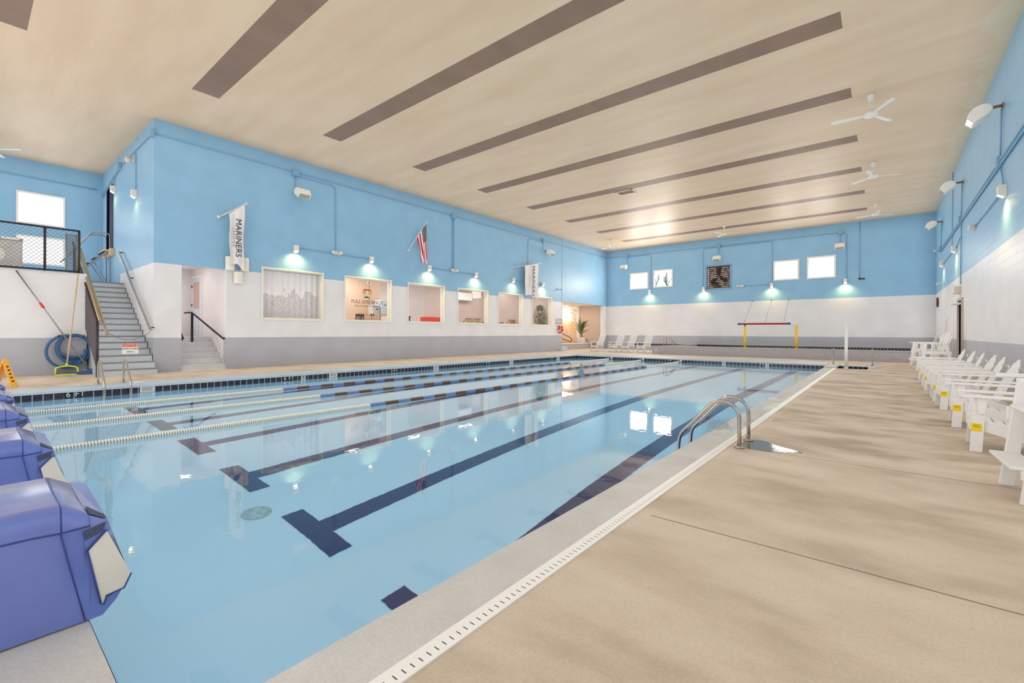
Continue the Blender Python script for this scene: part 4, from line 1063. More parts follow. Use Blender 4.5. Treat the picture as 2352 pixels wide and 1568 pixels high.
    k = MB().add([L(x1 + 0.017, 0.375, 0.45), L(x1 + 0.014, 0.46, 0.472), L(x1 + 0.016, 0.45, 0.432), L(x1 + 0.018, 0.385, 0.405)], [(0, 1, 2, 3)])
    k.add([L(x1 - 0.16, 0.405, 0.526), L(x1 - 0.02, 0.403, 0.520), L(x1 + 0.012, 0.466, 0.484), L(x1 - 0.06, 0.466, 0.488)], [(0, 1, 2, 3)])
    k.build('mesh_window', M['net'], t)
    # pedestal underneath
    MB().box(-0.2, 0.2, -0.8, -0.3, 0.0, 0.5).build('pedestal', M['screen'], t)
    return t
for i, (xr, lb) in enumerate(((-3.0, 'largest blue covered starting block, nearest the camera'), (-5.08, 'second blue covered starting block from the camera'), (-7.16, 'third blue covered starting block from the camera'), (-9.24, 'fourth blue covered starting block from the camera'), (-11.3, 'furthest visible blue covered starting block, behind the other four'))):
    start_block(xr, lb, seed=i)

# ------------------------------------------------------------------ recess: stairs, platform, fences
st = MB(); ns = MB()
for i in range(16):
    x = -18.68 - 0.334 * i; z = 0.209 * (i + 1)
    if i == 15: st.box(-23.75, x, 2.75, 4.18, 0, 3.34)
    else: st.box(x - 0.34, x, 2.75 if i else 2.72, 4.16, 0, z)
    ns.box(x - 0.005, x + 0.025, 2.75, 4.16, z - 0.035, z + 0.002)
sr = st.build('stairs', M['step']); tag(sr, 'wide grey stairs climbing to the raised platform', 'stairs', kind='structure')
ns.build('nosing', M['nosing'], sr)
struct('floor_platform', MB().box(-28.2, -20.8, YN, 2.7, 0, 3.34).box(-28.2, -23.75, 2.7, 4.18, 0, 3.34), wall_mat('platform_wall_paint', axis='y'), 'raised platform with a white and grey front wall', 'platform')

def mesh_fence(name, label, parent, O, U, V, nu, pitch, r=0.006, mat='galv'):
    """chain link between O, O+U, along direction V (both vectors)"""
    O, U, V = Vector(O), Vector(U), Vector(V); LU, LV = U.length, V.length
    k = MB(); n = int((LU + LV) / pitch)
    u, v = U.normalized(), V.normalized()
    for i in range(n + 1):
        s2 = i * pitch
        for sg in (0, 1):
            a0 = max(0, s2 - LV); a1 = min(s2, LU)
            if a1 <= a0: continue
            p = O + u * a0 + v * (s2 - a0); q = O + u * a1 + v * (s2 - a1)
            if sg:
                p = O + u * (LU - a0) + v * (s2 - a0); q = O + u * (LU - a1) + v * (s2 - a1)
            k.tube([p, q], r, 4, caps=False)
    return k.build(name, M[mat], parent, fix=False)
t = thing('fence', 'low wire mesh fence along the platform edge', 'fence', (-20.74, 0, 3.34))
k = MB()
for z in (0.04, 1.40): k.tube([(0, -5.5, z), (0, 2.5, z)], 0.03, 8)
k.build('rail', M['darkmetal'], t)
for y in (-3.5, -1.1, 1.70, 2.5): MB().tube([(0, y, 0.0), (0, y, 1.42)], 0.032, 8).build('post', M['darkmetal'], t)
mesh_fence('wire_mesh', '', t, (0, -1.5, 0.05), (0, 4.0, 0), (0, 0, 1.33), 1, 0.12, 0.0035)
t = thing('fence', 'narrow hinged wire mesh gate at the platform corner', 'gate', (-20.95, 2.5, 3.34))
k = MB()
for y in (-0.28, -0.02): k.tube([(-0.1, y, 0.05), (-0.1, y, 1.3)], 0.02, 8)
k.tube([(-0.1, -0.28, 1.3), (-0.1, -0.02, 1.3)], 0.02, 8).tube([(-0.1, -0.28, 0.05), (-0.1, -0.02, 0.05)], 0.02, 8)
k.build('gate_frame', M['alu'], t)
mesh_fence('wire_mesh', '', t, (-0.1, -0.28, 0.05), (0, 0.26, 0), (0, 0, 1.25), 1, 0.06, 0.005)
# sloping fence beside the stairs
t = thing('fence', 'sloping wire mesh fence with a bronze rail beside the grey stairs', 'fence', (-18.55, 2.66, 0))
sl = 0.209 / 0.334
def sp(d, z): return (-d, 0.0, z + d * sl)
MB().tube([(-0.1, 0, 0), (-0.1, 0, 1.72)], 0.035, 8).build('post', M['darkmetal'], t)
MB().tube([sp(2.3, 0.0), sp(2.3, 1.62)], 0.03, 8).build('post', M['darkmetal'], t)
MB().tube([sp(4.6, 0.2), sp(4.6, 1.62)], 0.03, 8).build('post', M['darkmetal'], t)
MB().tube([sp(0.1, 1.62), sp(5.0, 1.62)], 0.032, 8).build('rail', M['darkmetal'], t)
bz = pbr('bronze_rail', (178, 158, 122), 0.3, 0.6, var=0.1)
MB().tube([(0.55, 0.12, 1.30), (0.52, 0.12, 1.36), sp(4.2, 1.78)[0:1] + (0.12, 1.78 + 4.2 * sl)], 0.035, 10).build('handrail', bz, t)
MB().tube([(0.1, 0.03, 1.72), (-4.2, 0.03, 1.84 + 4.2 * sl)], 0.035, 10).build('handrail', bz, t)
mesh_fence('wire_mesh', '', t, sp(0.1, 0.1), Vector(sp(4.9, 0.1)) - Vector(sp(0.1, 0.1)), (0, 0, 1.5), 1, 0.12, 0.006)
# wall handrail
t = thing('handrail', 'straight metal handrail on the wall beside the grey stairs', 'handrail', (-19.1, 4.18, 1.48))
MB().bar((0, -0.12, 0), (-4.95, -0.12, 3.16), 0.06, 0.06).build('rail', M['alu'], t)
for d in (0.02, 0.62, 0.99): MB().box(-0.03, 0.03, -0.12, 0, -0.02, 0.02, M=Matrix.Translation((-4.95 * d, 0, 3.16 * d))).build('bracket', M['darkmetal'], t)
# chain and notice
t = thing('barrier_chain', 'thin sagging chain across the foot of the grey stairs', 'chain', (-18.6, 3.4, 1.3))
pts = []
for i in range(17):
    u = i / 16; pts.append((0.55 * (1 - u) - 0.45 * u, -0.62 + 1.32 * u, 0.10 + 0.06 * u - 1.15 * u * (1 - u)))
MB().tube(pts, 0.008, 5).build('chain', M['galv'], t)
t = thing('notice_sign', 'small red and white sign reading NOTICE EMPLOYEES ONLY hung on the chain', 'sign', (-18.5, 3.42, 0.82))
MB().box(-0.006, 0.006, -0.2, 0.2, -0.12, 0.2).build('board', M['white'], t)
k = MB()
for y in (-0.15, 0.15): k.tube([(0, y, 0.19), (-0.035 - 0.68 * y, y * 0.9, 0.334)], 0.005, 5)
k.build('hanger', M['galv'], t)
MB().box(0.006, 0.009, -0.195, 0.195, 0.095, 0.195).build('header', M['red'], t)
MX = Matrix(((0, 0, 1), (1, 0, 0), (0, 1, 0)))   # text facing +x
text('lettering', 'NOTICE', 0.1, (0.012, 0, 0.145), MX, M['white'], t, 0.001)
text('lettering', 'EMPLOYEES', 0.075, (0.010, 0, 0.035), MX, M['ink'], t, 0.001)
text('lettering', 'ONLY', 0.075, (0.010, 0, -0.06), MX, M['ink'], t, 0.001)
# hose
t = thing('hose', 'thick blue vacuum hose coiled on wall hooks under the platform', 'hose', (-20.7, 2.3, 0.85))
pts = []
for i in range(5 * 32 + 1):
    a = i / 32 * 2 * PI; q = i / 32
    ry_ = 0.40 + 0.025 * math.sin(q * 2.3); rz_ = 0.33 + 0.022 * q
    pts.append((0.05 + 0.045 * math.sin(q * 1.9), 0.08 + ry_ * math.cos(a), 0.40 - rz_ + (rz_ + 0.03 * q * 0.3) * math.sin(a)))
MB().tube(pts, 0.042, 10).build('hose_coil', M['hose'], t)
pts = [(0.15, -0.12 + 0.46 * math.cos(1.2 + i / 30 * 5.2), -0.10 + 0.52 * math.sin(1.2 + i / 30 * 5.2)) for i in range(31)]
MB().tube(pts, 0.042, 10).build('hose_end', M['hose'], t)
for y in (-0.3, 0.3): MB().tube([(-0.1, y, 0.36), (0.2, y, 0.36), (0.2, y, 0.44)], 0.015, 6).build('hook', M['darkmetal'], t)
# poles
t = thing('vacuum_pole', 'long telescopic steel pole with a vacuum head leaning on the platform wall', 'pole', (-20.22, 2.72, 0.08))
MB().tube([(0, 0, 0), (-0.52, -1.64, 3.2)], 0.02, 8).build('pole', M['alu'], t)
MB().tube([(-0.335, -1.05, 2.06), (-0.36, -1.14, 2.22)], 0.034, 8).build('clamp', M['red'], t)
MB().box(-0.12, 0.12, -0.36, 0.28, -0.05, 0.02).tube([(0, 0, 0), (0, 0, 0.1)], 0.04, 8).build('vacuum_head', M['bluepipe'], t, bevel=0.01)
t = thing('skimmer_net', 'lime green leaf skimmer net on a pale pole against the stair fence', 'net', (-20.15, 2.15, 0.02))
MB().tube([(0, 0, 0.3), (-0.35, 0.3, 3.25)], 0.022, 8).build('pole', M['wood'], t)
fr = round_path([(0.02, -0.27, 0.0), (0.02, -0.25, 0.24), (0, 0.0, 0.28), (0.02, 0.24, 0.24), (0.02, 0.27, 0.0), (0.02, -0.27, 0.0)], 0.06)
MB().tube(fr, 0.022, 8).tube([(0, 0, 0.26), (0, 0, 0.36)], 0.03, 8).build('net_frame', M['lime'], t)
k = MB().grid(lambda u, v: (-0.02 - 0.12 * math.sin(u * PI) * math.sin(v * PI), -0.24 + 0.48 * u, 0.02 + 0.21 * v), 8, 6)
k.build('net_bag', thin_glass('net_fabric', (0.55, 0.56, 0.6)), t, fix=False)
# wet floor sign
t = thing('floor_sign', 'yellow folding wet floor sign on the left deck', 'sign', (-16.9, 0.70, 0))
for s_, lb in ((1, 'front_board'), (-1, 'rear_board')):
    Mt = Matrix.Translation((0, 0, 0)) @ Matrix(((1, 0, 0, 0), (0, 1, 0, s_ * 0.0), (0, 0, 1, 0), (0, 0, 0, 1)))
    k = MB()
    k.prism([(-0.16, 0.0), (-0.10, 0.0), (-0.06, 0.05), (0.06, 0.05), (0.10, 0.0), (0.16, 0.0), (0.11, 0.70), (0.04, 0.74), (-0.04, 0.74), (-0.11, 0.70)], -0.008, 0.008, 'y')
    o = k.build(lb, M['amber'], t, bevel=0.004)
    o.rotation_euler = (0, 0, 0); o.location = (0, s_ * 0.18, 0)
    o.rotation_euler = Euler((s_ * 0.27, 0, 0)); 
    if s_ == 1:
        for j_ in range(5): MB().box(-0.05, 0.05, 0.009, 0.012, 0.14 + j_ * 0.095, 0.18 + j_ * 0.095).build('print_mark', M['ink'], o)
t.rotation_euler = (0, 0, -0.45)
# cooler box behind the fence
t = thing('cooler_unit', 'grey boxy cooler with a round cream vent behind the wire fence', 'cooler', (-22.0, 0.75, 3.34))
MB().box(-0.35, 0.35, -0.55, 0.52, 0.0, 1.05).build('body', M['boxgrey'], t, bevel=0.02)
MB().box(-0.36, 0.37, -0.56, 0.53, 0.98, 1.06).build('top_rim', M['screen'], t)
MB().lathe([(0.0, 0.02), (0.26, 0.02), (0.28, 0.0)], 28, M=Matrix.Translation((0.351, -0.12, 0.5)) @ Matrix.Rotation(PI / 2, 4, 'Y')).build('vent', M['cream'], t)
MB().box(-0.2, 0.39, 0.05, 0.45, 1.0, 1.07).build('cloth', M['cream'], t)
# steep ship ladder to the high doorway
t = thing('step_ladder', 'steep metal ladder with handrails leading up to the high dark doorway', 'ladder', (-26.4, 2.7, 3.34))
for sx in (-0.4, 0.4):
    MB().bar((sx, 0, 0), (sx, 1.35, 1.55), 0.05, 0.09).build('stringer', M['alu'], t)
    MB().tube(round_path([(sx, -0.05, 0.95), (sx, 0.85, 2.3), (sx, 1.4, 2.32), (sx, 1.42, 0.0)], 0.15), 0.025, 8).build('handrail', M['alu'], t)
    MB().tube([(sx, 0.9, 1.0), (sx * 0.6, 1.42, 0.0)], 0.02, 6).build('brace', M['alu'], t)
for i in range(6): MB().box(-0.4, 0.4, -0.1, 0.12, -0.015, 0.015, M=Matrix.Translation((0, 0.1 + i * 0.22, 0.2 + i * 0.25))).build('step', M['darkmetal'], t)
t = thing('wood_sill', 'pale wooden board under the high dark doorway', 'board', (-26.4, 4.18, 4.66))
MB().box(-0.75, 0.9, -0.14, 0.0, 0.0, 0.3).box(-0.7, 0.6, -0.3, -0.14, 0.2, 0.26).build('board', M['wood'], t, bevel=0.01)
t = thing('door_3', 'high dark doorway in the stair-side wall', 'door', (-27.0, 4.18, 4.97)); t['kind'] = 'structure'
MB().box(-0.05, 0.0, -0.03, 0.27, 0, 2.78).box(1.15, 1.2, -0.03, 0.27, 0, 2.78).box(0, 1.15, -0.03, 0.27, 2.78, 2.83).build('door_frame', M['darkmetal'], t)
MB().box(0.0, 1.15, 0.05, 0.08, 0, 2.78).build('door_panel', M['glassblue'], t)

# alcove rails
t = thing('handrail', 'black metal handrail at the alcove stairs', 'handrail', (XL - 0.1, 5.75, 0))
MB().tube(round_path([(-2.1, -0.1, 2.15), (-1.6, 0.0, 2.16), (-0.05, 0.58, 1.16), (0.02, 0.6, 1.14)], 0.1), 0.035, 10).build('rail', M['black'], t)
MB().bar((-1.55, 0.0, 1.0), (-1.55, 0.0, 2.12), 0.07, 0.07, (1, 0, 0)).build('post', M['black'], t)
t = thing('handrail', 'short end of a black handrail at the left side of the alcove', 'handrail', (XL - 0.3, 5.02, 1.1))
MB().tube([(-0.05, 0.03, 0.0), (-0.05, 0.1, 0.05), (-0.9, 0.1, 0.65)], 0.035, 10).build('rail', M['black'], t)
MB().box(-0.62, -0.56, -0.035, 0.1, 0.35, 0.42).build('bracket', M['black'], t)
t = thing('rope', 'thin white cord sloping down the right side of the alcove', 'cord', (XL - 0.1, 6.37, 0))
MB().tube([(0.06, 0.0, 0.16), (-1.25, 0.0, 1.42)], 0.013, 6).build('cord', M['white'], t)
MB().lathe([(0, -0.04), (0.035, 0), (0, 0.04)], 10, M=Matrix.Translation((-1.27, -0.0, 1.46))).build('cord_knob', M['screen'], t)

# ------------------------------------------------------------------ adirondack chairs
def adirondack():
    t = thing('adirondack_chair', 'white adirondack chair', 'chair')
    w = M['poly']
    for sy in (-1, 1):
        Y = sy * 0.315
        MB().prism([(-0.56, 0.0), (-0.45, 0.0), (-0.415, 0.65), (-0.525, 0.65)], Y - 0.016, Y + 0.016, 'y').build('front_leg', w, t, bevel=0.006)
        MB().prism([(-0.54, 0.40), (-0.54, 0.28), (0.42, 0.0), (0.58, 0.0), (0.50, 0.08), (0.15, 0.22), (-0.2, 0.345)], Y * 0.9 - 0.014, Y * 0.9 + 0.014, 'y').build('rear_leg', w, t, bevel=0.005)
        prof = [(-0.64, -0.045), (-0.62, -0.075), (-0.2, -0.08), (0.3, -0.05), (0.36, -0.02), (0.36, 0.03), (0.2, 0.05), (-0.62, 0.06), (-0.645, 0.03)]
        MB().prism([(a, sy * (0.33 + sy * 0 + b_ * -1)) for a, b_ in prof] if sy > 0 else [(a, -(0.33 - b_)) for a, b_ in prof], 0.655, 0.685, 'z').build('armrest', w, t, bevel=0.008)
        MB().prism([(-0.50, 0.655), (-0.41, 0.655), (-0.43, 0.47), (-0.485, 0.46)], sy * 0.345 - 0.012, sy * 0.345 + 0.012, 'y').build('arm_bracket', w, t, bevel=0.004)
    k = MB()
    for i in range(7):
        x = -0.50 + i * 0.105; z = 0.385 - i * 0.028 + 0.01 * (i == 0)
        k.box(-0.045, 0.045, -0.30, 0.30, -0.011, 0.011, M=Matrix.Translation((x, 0, z)) @ Matrix.Rotation(math.radians(15), 4, 'Y'))
    k.build('seat', w, t, bevel=0.004)
    MB().box(-0.56, -0.53, -0.30, 0.30, 0.26, 0.40).build('front_apron', w, t, bevel=0.004)
    k = MB()
    lens = [0.62, 0.735, 0.80, 0.80, 0.735, 0.62]
    for i in range(6):
        a = (i - 2.5) * 0.045; Lh = lens[i]
        Mt = Matrix.Translation((0.20, (i - 2.5) * 0.083, 0.17)) @ Matrix.Rotation(math.radians(22), 4, 'Y') @ Matrix.Rotation(-a, 4, 'X')
        tl_ = Lh - (0.05 if i < 3 else 0.0) * 0; 
        hA = Lh + (0.04 if i >= 3 else -0.05); hB = Lh + (-0.05 if i >= 3 else 0.04)
        y0_, y1_ = -0.036, 0.036
        if i < 3: top = [(y0_, Lh - 0.01), (y1_, Lh + 0.055)]
        else: top = [(y0_, Lh + 0.055), (y1_, Lh - 0.01)]
        k.prism([(y0_, 0), (y1_, 0), (y1_ * 1.12, top[1][1]), (0, (top[0][1] + top[1][1]) / 2 + 0.018), (y0_ * 1.12, top[0][1])], -0.010, 0.010, 'x', M=Mt)
    k.build('backrest', w, t, bevel=0.004)
    MB().box(0.43, 0.47, -0.28, 0.28, 0.58, 0.65).build('back_rail', w, t, bevel=0.006)
    MB().box(0.53, 0.565, -0.2, 0.2, 0.76, 0.80).build('upper_back_rail', w, t, bevel=0.006)
    MB().box(0.1, 0.14, -0.29, 0.29, 0.14, 0.20).build('seat_rail', w, t, bevel=0.005)
    o = MB().box(-0.548, -0.455, -0.3325, -0.3315, 0.25, 0.345).build('warning_sticker', pbr('yellow_sticker', (236, 204, 20), 0.4, var=0.02), t); o['label'] = 'yellow warning sticker'
    k = MB()
    for i in range(3): k.box(-0.53, -0.48 + 0.008 * i, -0.3335, -0.333, 0.325 - i * 0.012, 0.328 - i * 0.012)
    k.build('sticker_print', M['ink'], o)
    return t
ad = adirondack()
AW = ['nearest of the seven in the row, behind the tall chair', 'second in the row, between the nearest and the third', 'third in the row along the right wall', 'fourth in the row along the right wall', 'fifth in the row along the right wall', 'sixth in the row along the right wall', 'last in the row, just before the dark doorway', 'seventh in the row along the right wall']
AY = [(8.06, -3, 1.38), (9.9, -2, 1.37), (12.0, 2, 1.36), (13.25, -1, 1.35), (14.2, 2, 1.35), (15.7, -2, 1.35), (17.2, 1, 1.36), (19.1, 2, 1.36)]
AL = ['nearest of the low row, just behind the tall chair in front', 'second of the low row', 'third of the low row', 'fourth of the low row', 'fifth of the low row', 'sixth of the low row', 'seventh of the low row', 'eighth and last of the low row, before the dark doorway']
for i, (y, a, x) in enumerate(AY):
    r = ad if i == 0 else copy_tree(ad)
    r.location = (x, y, 0); r.rotation_euler = (0, 0, math.radians(a)); r.name = 'adirondack_chair'
    tag(r, 'white adirondack chair, ' + AL[i], 'chair', 'low white adirondack chairs along the right wall')

def highchair():
    t = thing('tall_adirondack_chair', 'tall white chair', 'chair'); w = M['poly']
    for sy in (-1, 1):
        Y = sy * 0.32
        MB().prism([(-0.50, 0.0), (-0.40, 0.0), (-0.28, 1.02), (-0.38, 1.02)], Y - 0.045, Y + 0.0, 'y').build('front_leg', w, t, bevel=0.006)
        MB().prism([(0.42, 0.0), (0.52, 0.0), (0.30, 1.02), (0.20, 1.02)], Y - 0.02, Y + 0.02, 'y').build('rear_leg', w, t, bevel=0.006)
        MB().prism([(-0.50, -0.06), (0.34, -0.05), (0.36, 0.03), (-0.48, 0.06), (-0.52, 0.0)], 1.02, 1.05, 'z', M=Matrix.Translation((0, Y, 0))).build('armrest', w, t, bevel=0.008)
        MB().box(-0.45, 0.42, Y - 0.025, Y + 0.0, 0.62, 0.74).build('side_rail', w, t, bevel=0.005)
        MB().box(-0.50, 0.42, Y - 0.065, Y - 0.045, 0.21, 0.285).build('lower_rail', w, t, bevel=0.005)
    k = MB()
    for i in range(6): k.box(-0.43 + i * 0.12, -0.325 + i * 0.12, -0.30, 0.30, 0.74 - i * 0.012, 0.762 - i * 0.012)
    k.build('seat', w, t, bevel=0.004)
    MB().box(-0.56, -0.36, -0.36, 0.33, 0.285, 0.31).build('footrest', w, t, bevel=0.004)
    k = MB(); lens = [0.64, 0.74, 0.79, 0.79, 0.74, 0.64]
    for i in range(6):
        a = (i - 2.5) * 0.045; Lh = lens[i]
        Mt = Matrix.Translation((0.19, (i - 2.5) * 0.082, 0.70)) @ Matrix.Rotation(math.radians(17), 4, 'Y') @ Matrix.Rotation(-a, 4, 'X')
        A_, B_ = (Lh - 0.01, Lh + 0.05) if i < 3 else (Lh + 0.05, Lh - 0.01)
        k.prism([(-0.036, 0), (0.036, 0), (0.042, B_), (0, (A_ + B_) / 2 + 0.018), (-0.042, A_)], -0.010, 0.010, 'x', M=Mt)
    k.build('backrest', w, t, bevel=0.004)
    MB().box(0.34, 0.38, -0.3, 0.3, 1.0, 1.07).build('back_rail', w, t, bevel=0.006)
    return t
hc = highchair()
HC = [(1.36, 5.98, 3, 'tall white bar-height chair cut by the right picture edge, in front of the low row'), (1.45, 27.6, -10, 'tall white bar-height chair beside the raised pool, facing the pool'), (1.55, 24.3, 6, 'tall white bar-height chair whose back touches the dark doorway'), (1.72, 26.2, 30, 'tall white bar-height chair in the middle, mostly hidden by the other two')]
for i, (x, y, a, lb) in enumerate(HC):
    r = hc if i == 0 else copy_tree(hc)
    r.location = (x, y, 0); r.rotation_euler = (0, 0, math.radians(a)); tag(r, lb, 'chair', 'tall white chairs by the right wall')

# ------------------------------------------------------------------ rocking chairs
def rocker():
    t = thing('rocking_chair', 'white rocking chair', 'chair'); w = M['white']
    # local: faces -y
    for sx in (-1, 1):
        X = sx * 0.36
        MB().tube([(X, -0.32, 0.04), (X, -0.30, 0.72)], 0.028, 8).build('front_post', w, t)
        MB().tube([(X * 0.86, 0.22, 0.04), (X * 0.86, 0.20, 0.42), (X * 0.86, 0.52, 1.28)], 0.028, 8).build('back_post', w, t)
        pts = [(X * 0.95, -0.52 + 1.22 * i / 10, 0.028 + 0.10 * ((i - 4.5) / 5.5) ** 2) for i in range(11)]
        MB().tube(pts, 0.026, 6).build('rocker_runner', w, t)
        MB().prism([(X - 0.06, -0.42), (X + 0.06, -0.42), (X + 0.06, -0.1), (X + 0.02, 0.34), (X - 0.03, 0.34), (X - 0.05, -0.1)], 0.72, 0.75, 'z').build('armrest', w, t, bevel=0.006)
        k = MB()
        for z in (0.2, 0.32): k.tube([(X, -0.31, z), (X * 0.88, 0.21, z)], 0.014, 6)
        k.build('side_stretcher', w, t)
    k = MB()
    for i in range(7): k.box(-0.34, 0.34, -0.34 + i * 0.085, -0.27 + i * 0.085, 0.42 - i * 0.006, 0.445 - i * 0.006)
    k.build('seat', w, t, bevel=0.003)
    MB().box(-0.36, 0.36, -0.34, -0.31, 0.36, 0.42).box(-0.36, 0.36, -0.33, -0.305, 0.15, 0.19).build('front_stretcher', w, t)
    k = MB()
    for i in range(7): k.bar((-0.225 + i * 0.075, 0.235, 0.50), (-0.225 + i * 0.075, 0.49, 1.17), 0.04, 0.014, (0, 1, 0))
    k.build('back_slats', w, t)
    MB().prism([(-0.31, 0.0), (0.31, 0.0), (0.31, 0.07), (0.15, 0.12), (-0.15, 0.12), (-0.31, 0.07)], -0.014, 0.014, 'y', M=Matrix.Translation((0, 0.495, 1.17)) @ Matrix.Rotation(math.radians(-20), 4, 'X')).build('head_rail', w, t)
    MB().bar((-0.31, 0.235, 0.49), (0.31, 0.235, 0.49), 0.03, 0.05).build('lower_back_rail', w, t)
    return t
rk = rocker()
for i, (x, lb) in enumerate(((-16.75, 'leftmost, in front of the low ledge and palm'), (-15.2, 'second from the left, against the corner'), (-14.25, 'third from the left, beside the right small table'), (-13.05, 'rightmost, nearest the raised pool'))):
    r = rk if i == 0 else copy_tree(rk)
    r.location = (x, 30.6, 0.0); r.rotation_euler = (0, 0, math.radians(-24 + 4 * (i % 2))); tag(r, 'white slatted rocking chair, ' + lb, 'chair', 'white rocking chairs at the far end')
for x, lb in ((-16.05, 'small white side table between the two left rocking chairs'), (-13.72, 'small white side table between the two right rocking chairs')):
    t = thing('side_table', lb, 'table', (x, 31.5, 0), 0.2, 'white side tables')
    k = MB()
    for i in range(5): k.box(-0.24, 0.24, -0.24 + i * 0.1, -0.155 + i * 0.1, 0.5, 0.52)
    k.build('table_top', M['white'], t)
    for sx in (-1, 1):
        for sy in (-1, 1): MB().box(sx * 0.2 - 0.02, sx * 0.2 + 0.02, sy * 0.2 - 0.02, sy * 0.2 + 0.02, 0, 0.5).build('leg', M['white'], t)

# ------------------------------------------------------------------ raised pool at the far end
ry = 29.6
struct('raised_pool', MB().box(-11.7, XR, ry, ry + 0.3, 0, 0.535).box(-11.7, -11.4, ry + 0.3, YF, 0, 0.535).box(-11.4, XR, ry + 0.3, YF, 0.0, 0.1), pbr('mauve_grey_paint', (168, 164, 168), 0.5), 'grey wall of the raised warm pool at the far end', 'pool')
struct('trim_8', MB().box(-11.75, XR, ry - 0.04, ry + 0.32, 0.53, 0.56), M['coping'], 'thin coping on the raised pool wall', 'coping')
struct('trim_9', MB().box(-12.1, -11.7, ry, ry + 1.2, 0, 0.3), pbr('step_paint', (176, 174, 176), 0.5), 'low grey step at the left end of the raised pool', 'step')
struct('water_2', MB().add([(-11.4, ry + 0.3, 0.4), (XR, ry + 0.3, 0.4), (XR, YF, 0.4), (-11.4, YF, 0.4)], [(0, 1, 2, 3)]), M['water'], 'water of the raised pool', 'water', fix=False)
m2 = tile_mat('raised_pool_tile', 'x')
struct('trim_10', MB().box(-17.0, XR, YF - 0.03, YF, 0.36, 0.535), m2, 'band of dark tiles along the foot of the far wall', 'tile')
MBt = MB().box(-17.0, XR, YF - 0.05, YF, 0.535, 0.57)
struct('trim_11', MBt, M['coping'], 'pale ledge above the dark tile band', 'trim')
t = thing('pool_ladder', 'small steel ladder at the left end of the raised pool', 'pool ladder', (-11.35, ry + 0.15, 0.56), 0, 'steel pool ladders')
for dy in (-0.0, 0.45):
    MB().tube([(0.0, dy, 0), (0.0, dy, 0.42)] + arc((0.14, dy, 0.44), 0.14, PI, PI * 0.25, 8, (1, 0, 0), (0, 0, 1)) + [(0.75, dy, 0.0)], 0.024, 8).build('rail', M['steel'], t)
k = MB()
for q in (0.35, 0.55): k.box(q - 0.02, q + 0.1, 0.0, 0.45, 0.56 - q * 0.78, 0.58 - q * 0.78)
k.build('tread', M['steel'], t)
t = thing('water_play_frame', 'yellow post frame with a red overhead pipe in the raised pool', 'pipe frame', (-5.66, 33.0, 0.1))
for x in (-1.46, 1.45): MB().tube([(x, 0, 0), (x, 0, 1.80)], 0.075, 16).build('post', M['yellow'], t)
MB().tube([(-1.46, 0, 1.80), (-1.46, 0, 1.88)], 0.06, 12).build('collar', M['bluepipe'], t)
MB().tube([(1.45, 0, 1.80), (1.45, 0, 1.84)], 0.078, 12).tube(round_path([(1.45, 0, 1.84), (1.45, 0, 1.93), (1.15, 0, 1.93)], 0.1), 0.075, 12).build('elbow', M['warmwhite'], t)
MB().tube([(-1.78, 0, 1.93), (1.0, 0, 1.93)], 0.06, 14).build('overhead_pipe', M['darkred'], t)
MB().tube([(-1.9, 0, 1.93), (-1.74, 0, 1.93)], 0.07, 14).build('end_cap', M['bluepipe'], t)
MB().tube([(1.0, 0, 1.93), (1.18, 0, 1.93)], 0.07, 14).build('end_cap', M['bluepipe'], t)
MB().tube([(-0.2, 0.055, 1.97), (0.85, 0.03, 1.985)], 0.022, 8).build('pale_rod', M['warmwhite'], t)
for i, (xw, xb) in enumerate(((-7.47, -7.2), (-6.25, -5.95), (-5.18, -4.9))):
    MB().tube([(xw + 5.66, 4.0, 3.72), (xb + 5.66, 0.0, 1.97)], 0.008, 5).build('support_wire', M['galv'], t)
    o = MB().tube([(xw + 5.66, 4.0, 3.72), (xw + 5.66, 3.9, 3.72), (xw + 5.66, 3.9, 3.62)], 0.015, 6).build('wall_hook', M['darkmetal'], t)

# ------------------------------------------------------------------ lobby side things
t = thing('wall_sign', 'white projecting sign reading LOCKER ROOMS at the end of the left wall', 'sign', (XL, 29.15, 2.25))
MB().box(0.03, 0.06, -0.36, 0.36, -0.28, 0.26).build('board', M['white'], t)
MB().box(0.0, 0.03, -0.1, 0.1, -0.1, 0.1).build('bracket', M['screen'], t)
text('lettering', 'LOCKER', 0.24, (0.064, 0.02, 0.12), MX, M['ink'], t, 0.002, sx=0.85)
text('lettering', 'ROOMS', 0.24, (0.064, 0.0, -0.12), MX, M['ink'], t, 0.002, sx=0.85)
t = thing('life_ring', 'red and white life ring hanging below the LOCKER ROOMS sign', 'life ring', (XL + 0.12, 29.25, 1.66))
def tor(a0, a1, rr, mat, nm):
    pts = [(0, 0.25 * math.cos(a0 + (a1 - a0) * i / 8), 0.25 * math.sin(a0 + (a1 - a0) * i / 8)) for i in range(9)]
    MB().tube(pts, rr, 12).build(nm, mat, t)
for q in range(4):
    a = q * PI / 2 + 0.5
    tor(a, a + PI / 2 - 0.28, 0.075, M['red'], 'ring_section'); tor(a + PI / 2 - 0.28, a + PI / 2, 0.079, M['white'], 'ring_band')
t = thing('handrail', 'black curved handrail at the lobby steps', 'handrail', (XL - 0.2, 29.9, 0))
MB().tube([(0.1, -0.2, 0.35), (0.1, -0.2, 1.65)], 0.035, 8).build('post', M['black'], t)
MB().tube(round_path([(0.1, -0.2, 1.38), (0.1, 1.1, 1.0), (0.1, 1.35, 0.8), (0.1, 1.1, 0.68), (0.1, -0.2, 0.95)], 0.22, 6), 0.03, 8).build('rail', M['black'], t)
tag(MB().box(XL + 0.0, XL + 0.28, 29.2, 29.9, 0, 0.16).box(XL - 0.3, XL, 29.6, 30.4, 0, 0.32).build('entry_step', M['step']), 'small pale steps at the end of the left wall', 'step', kind='structure')
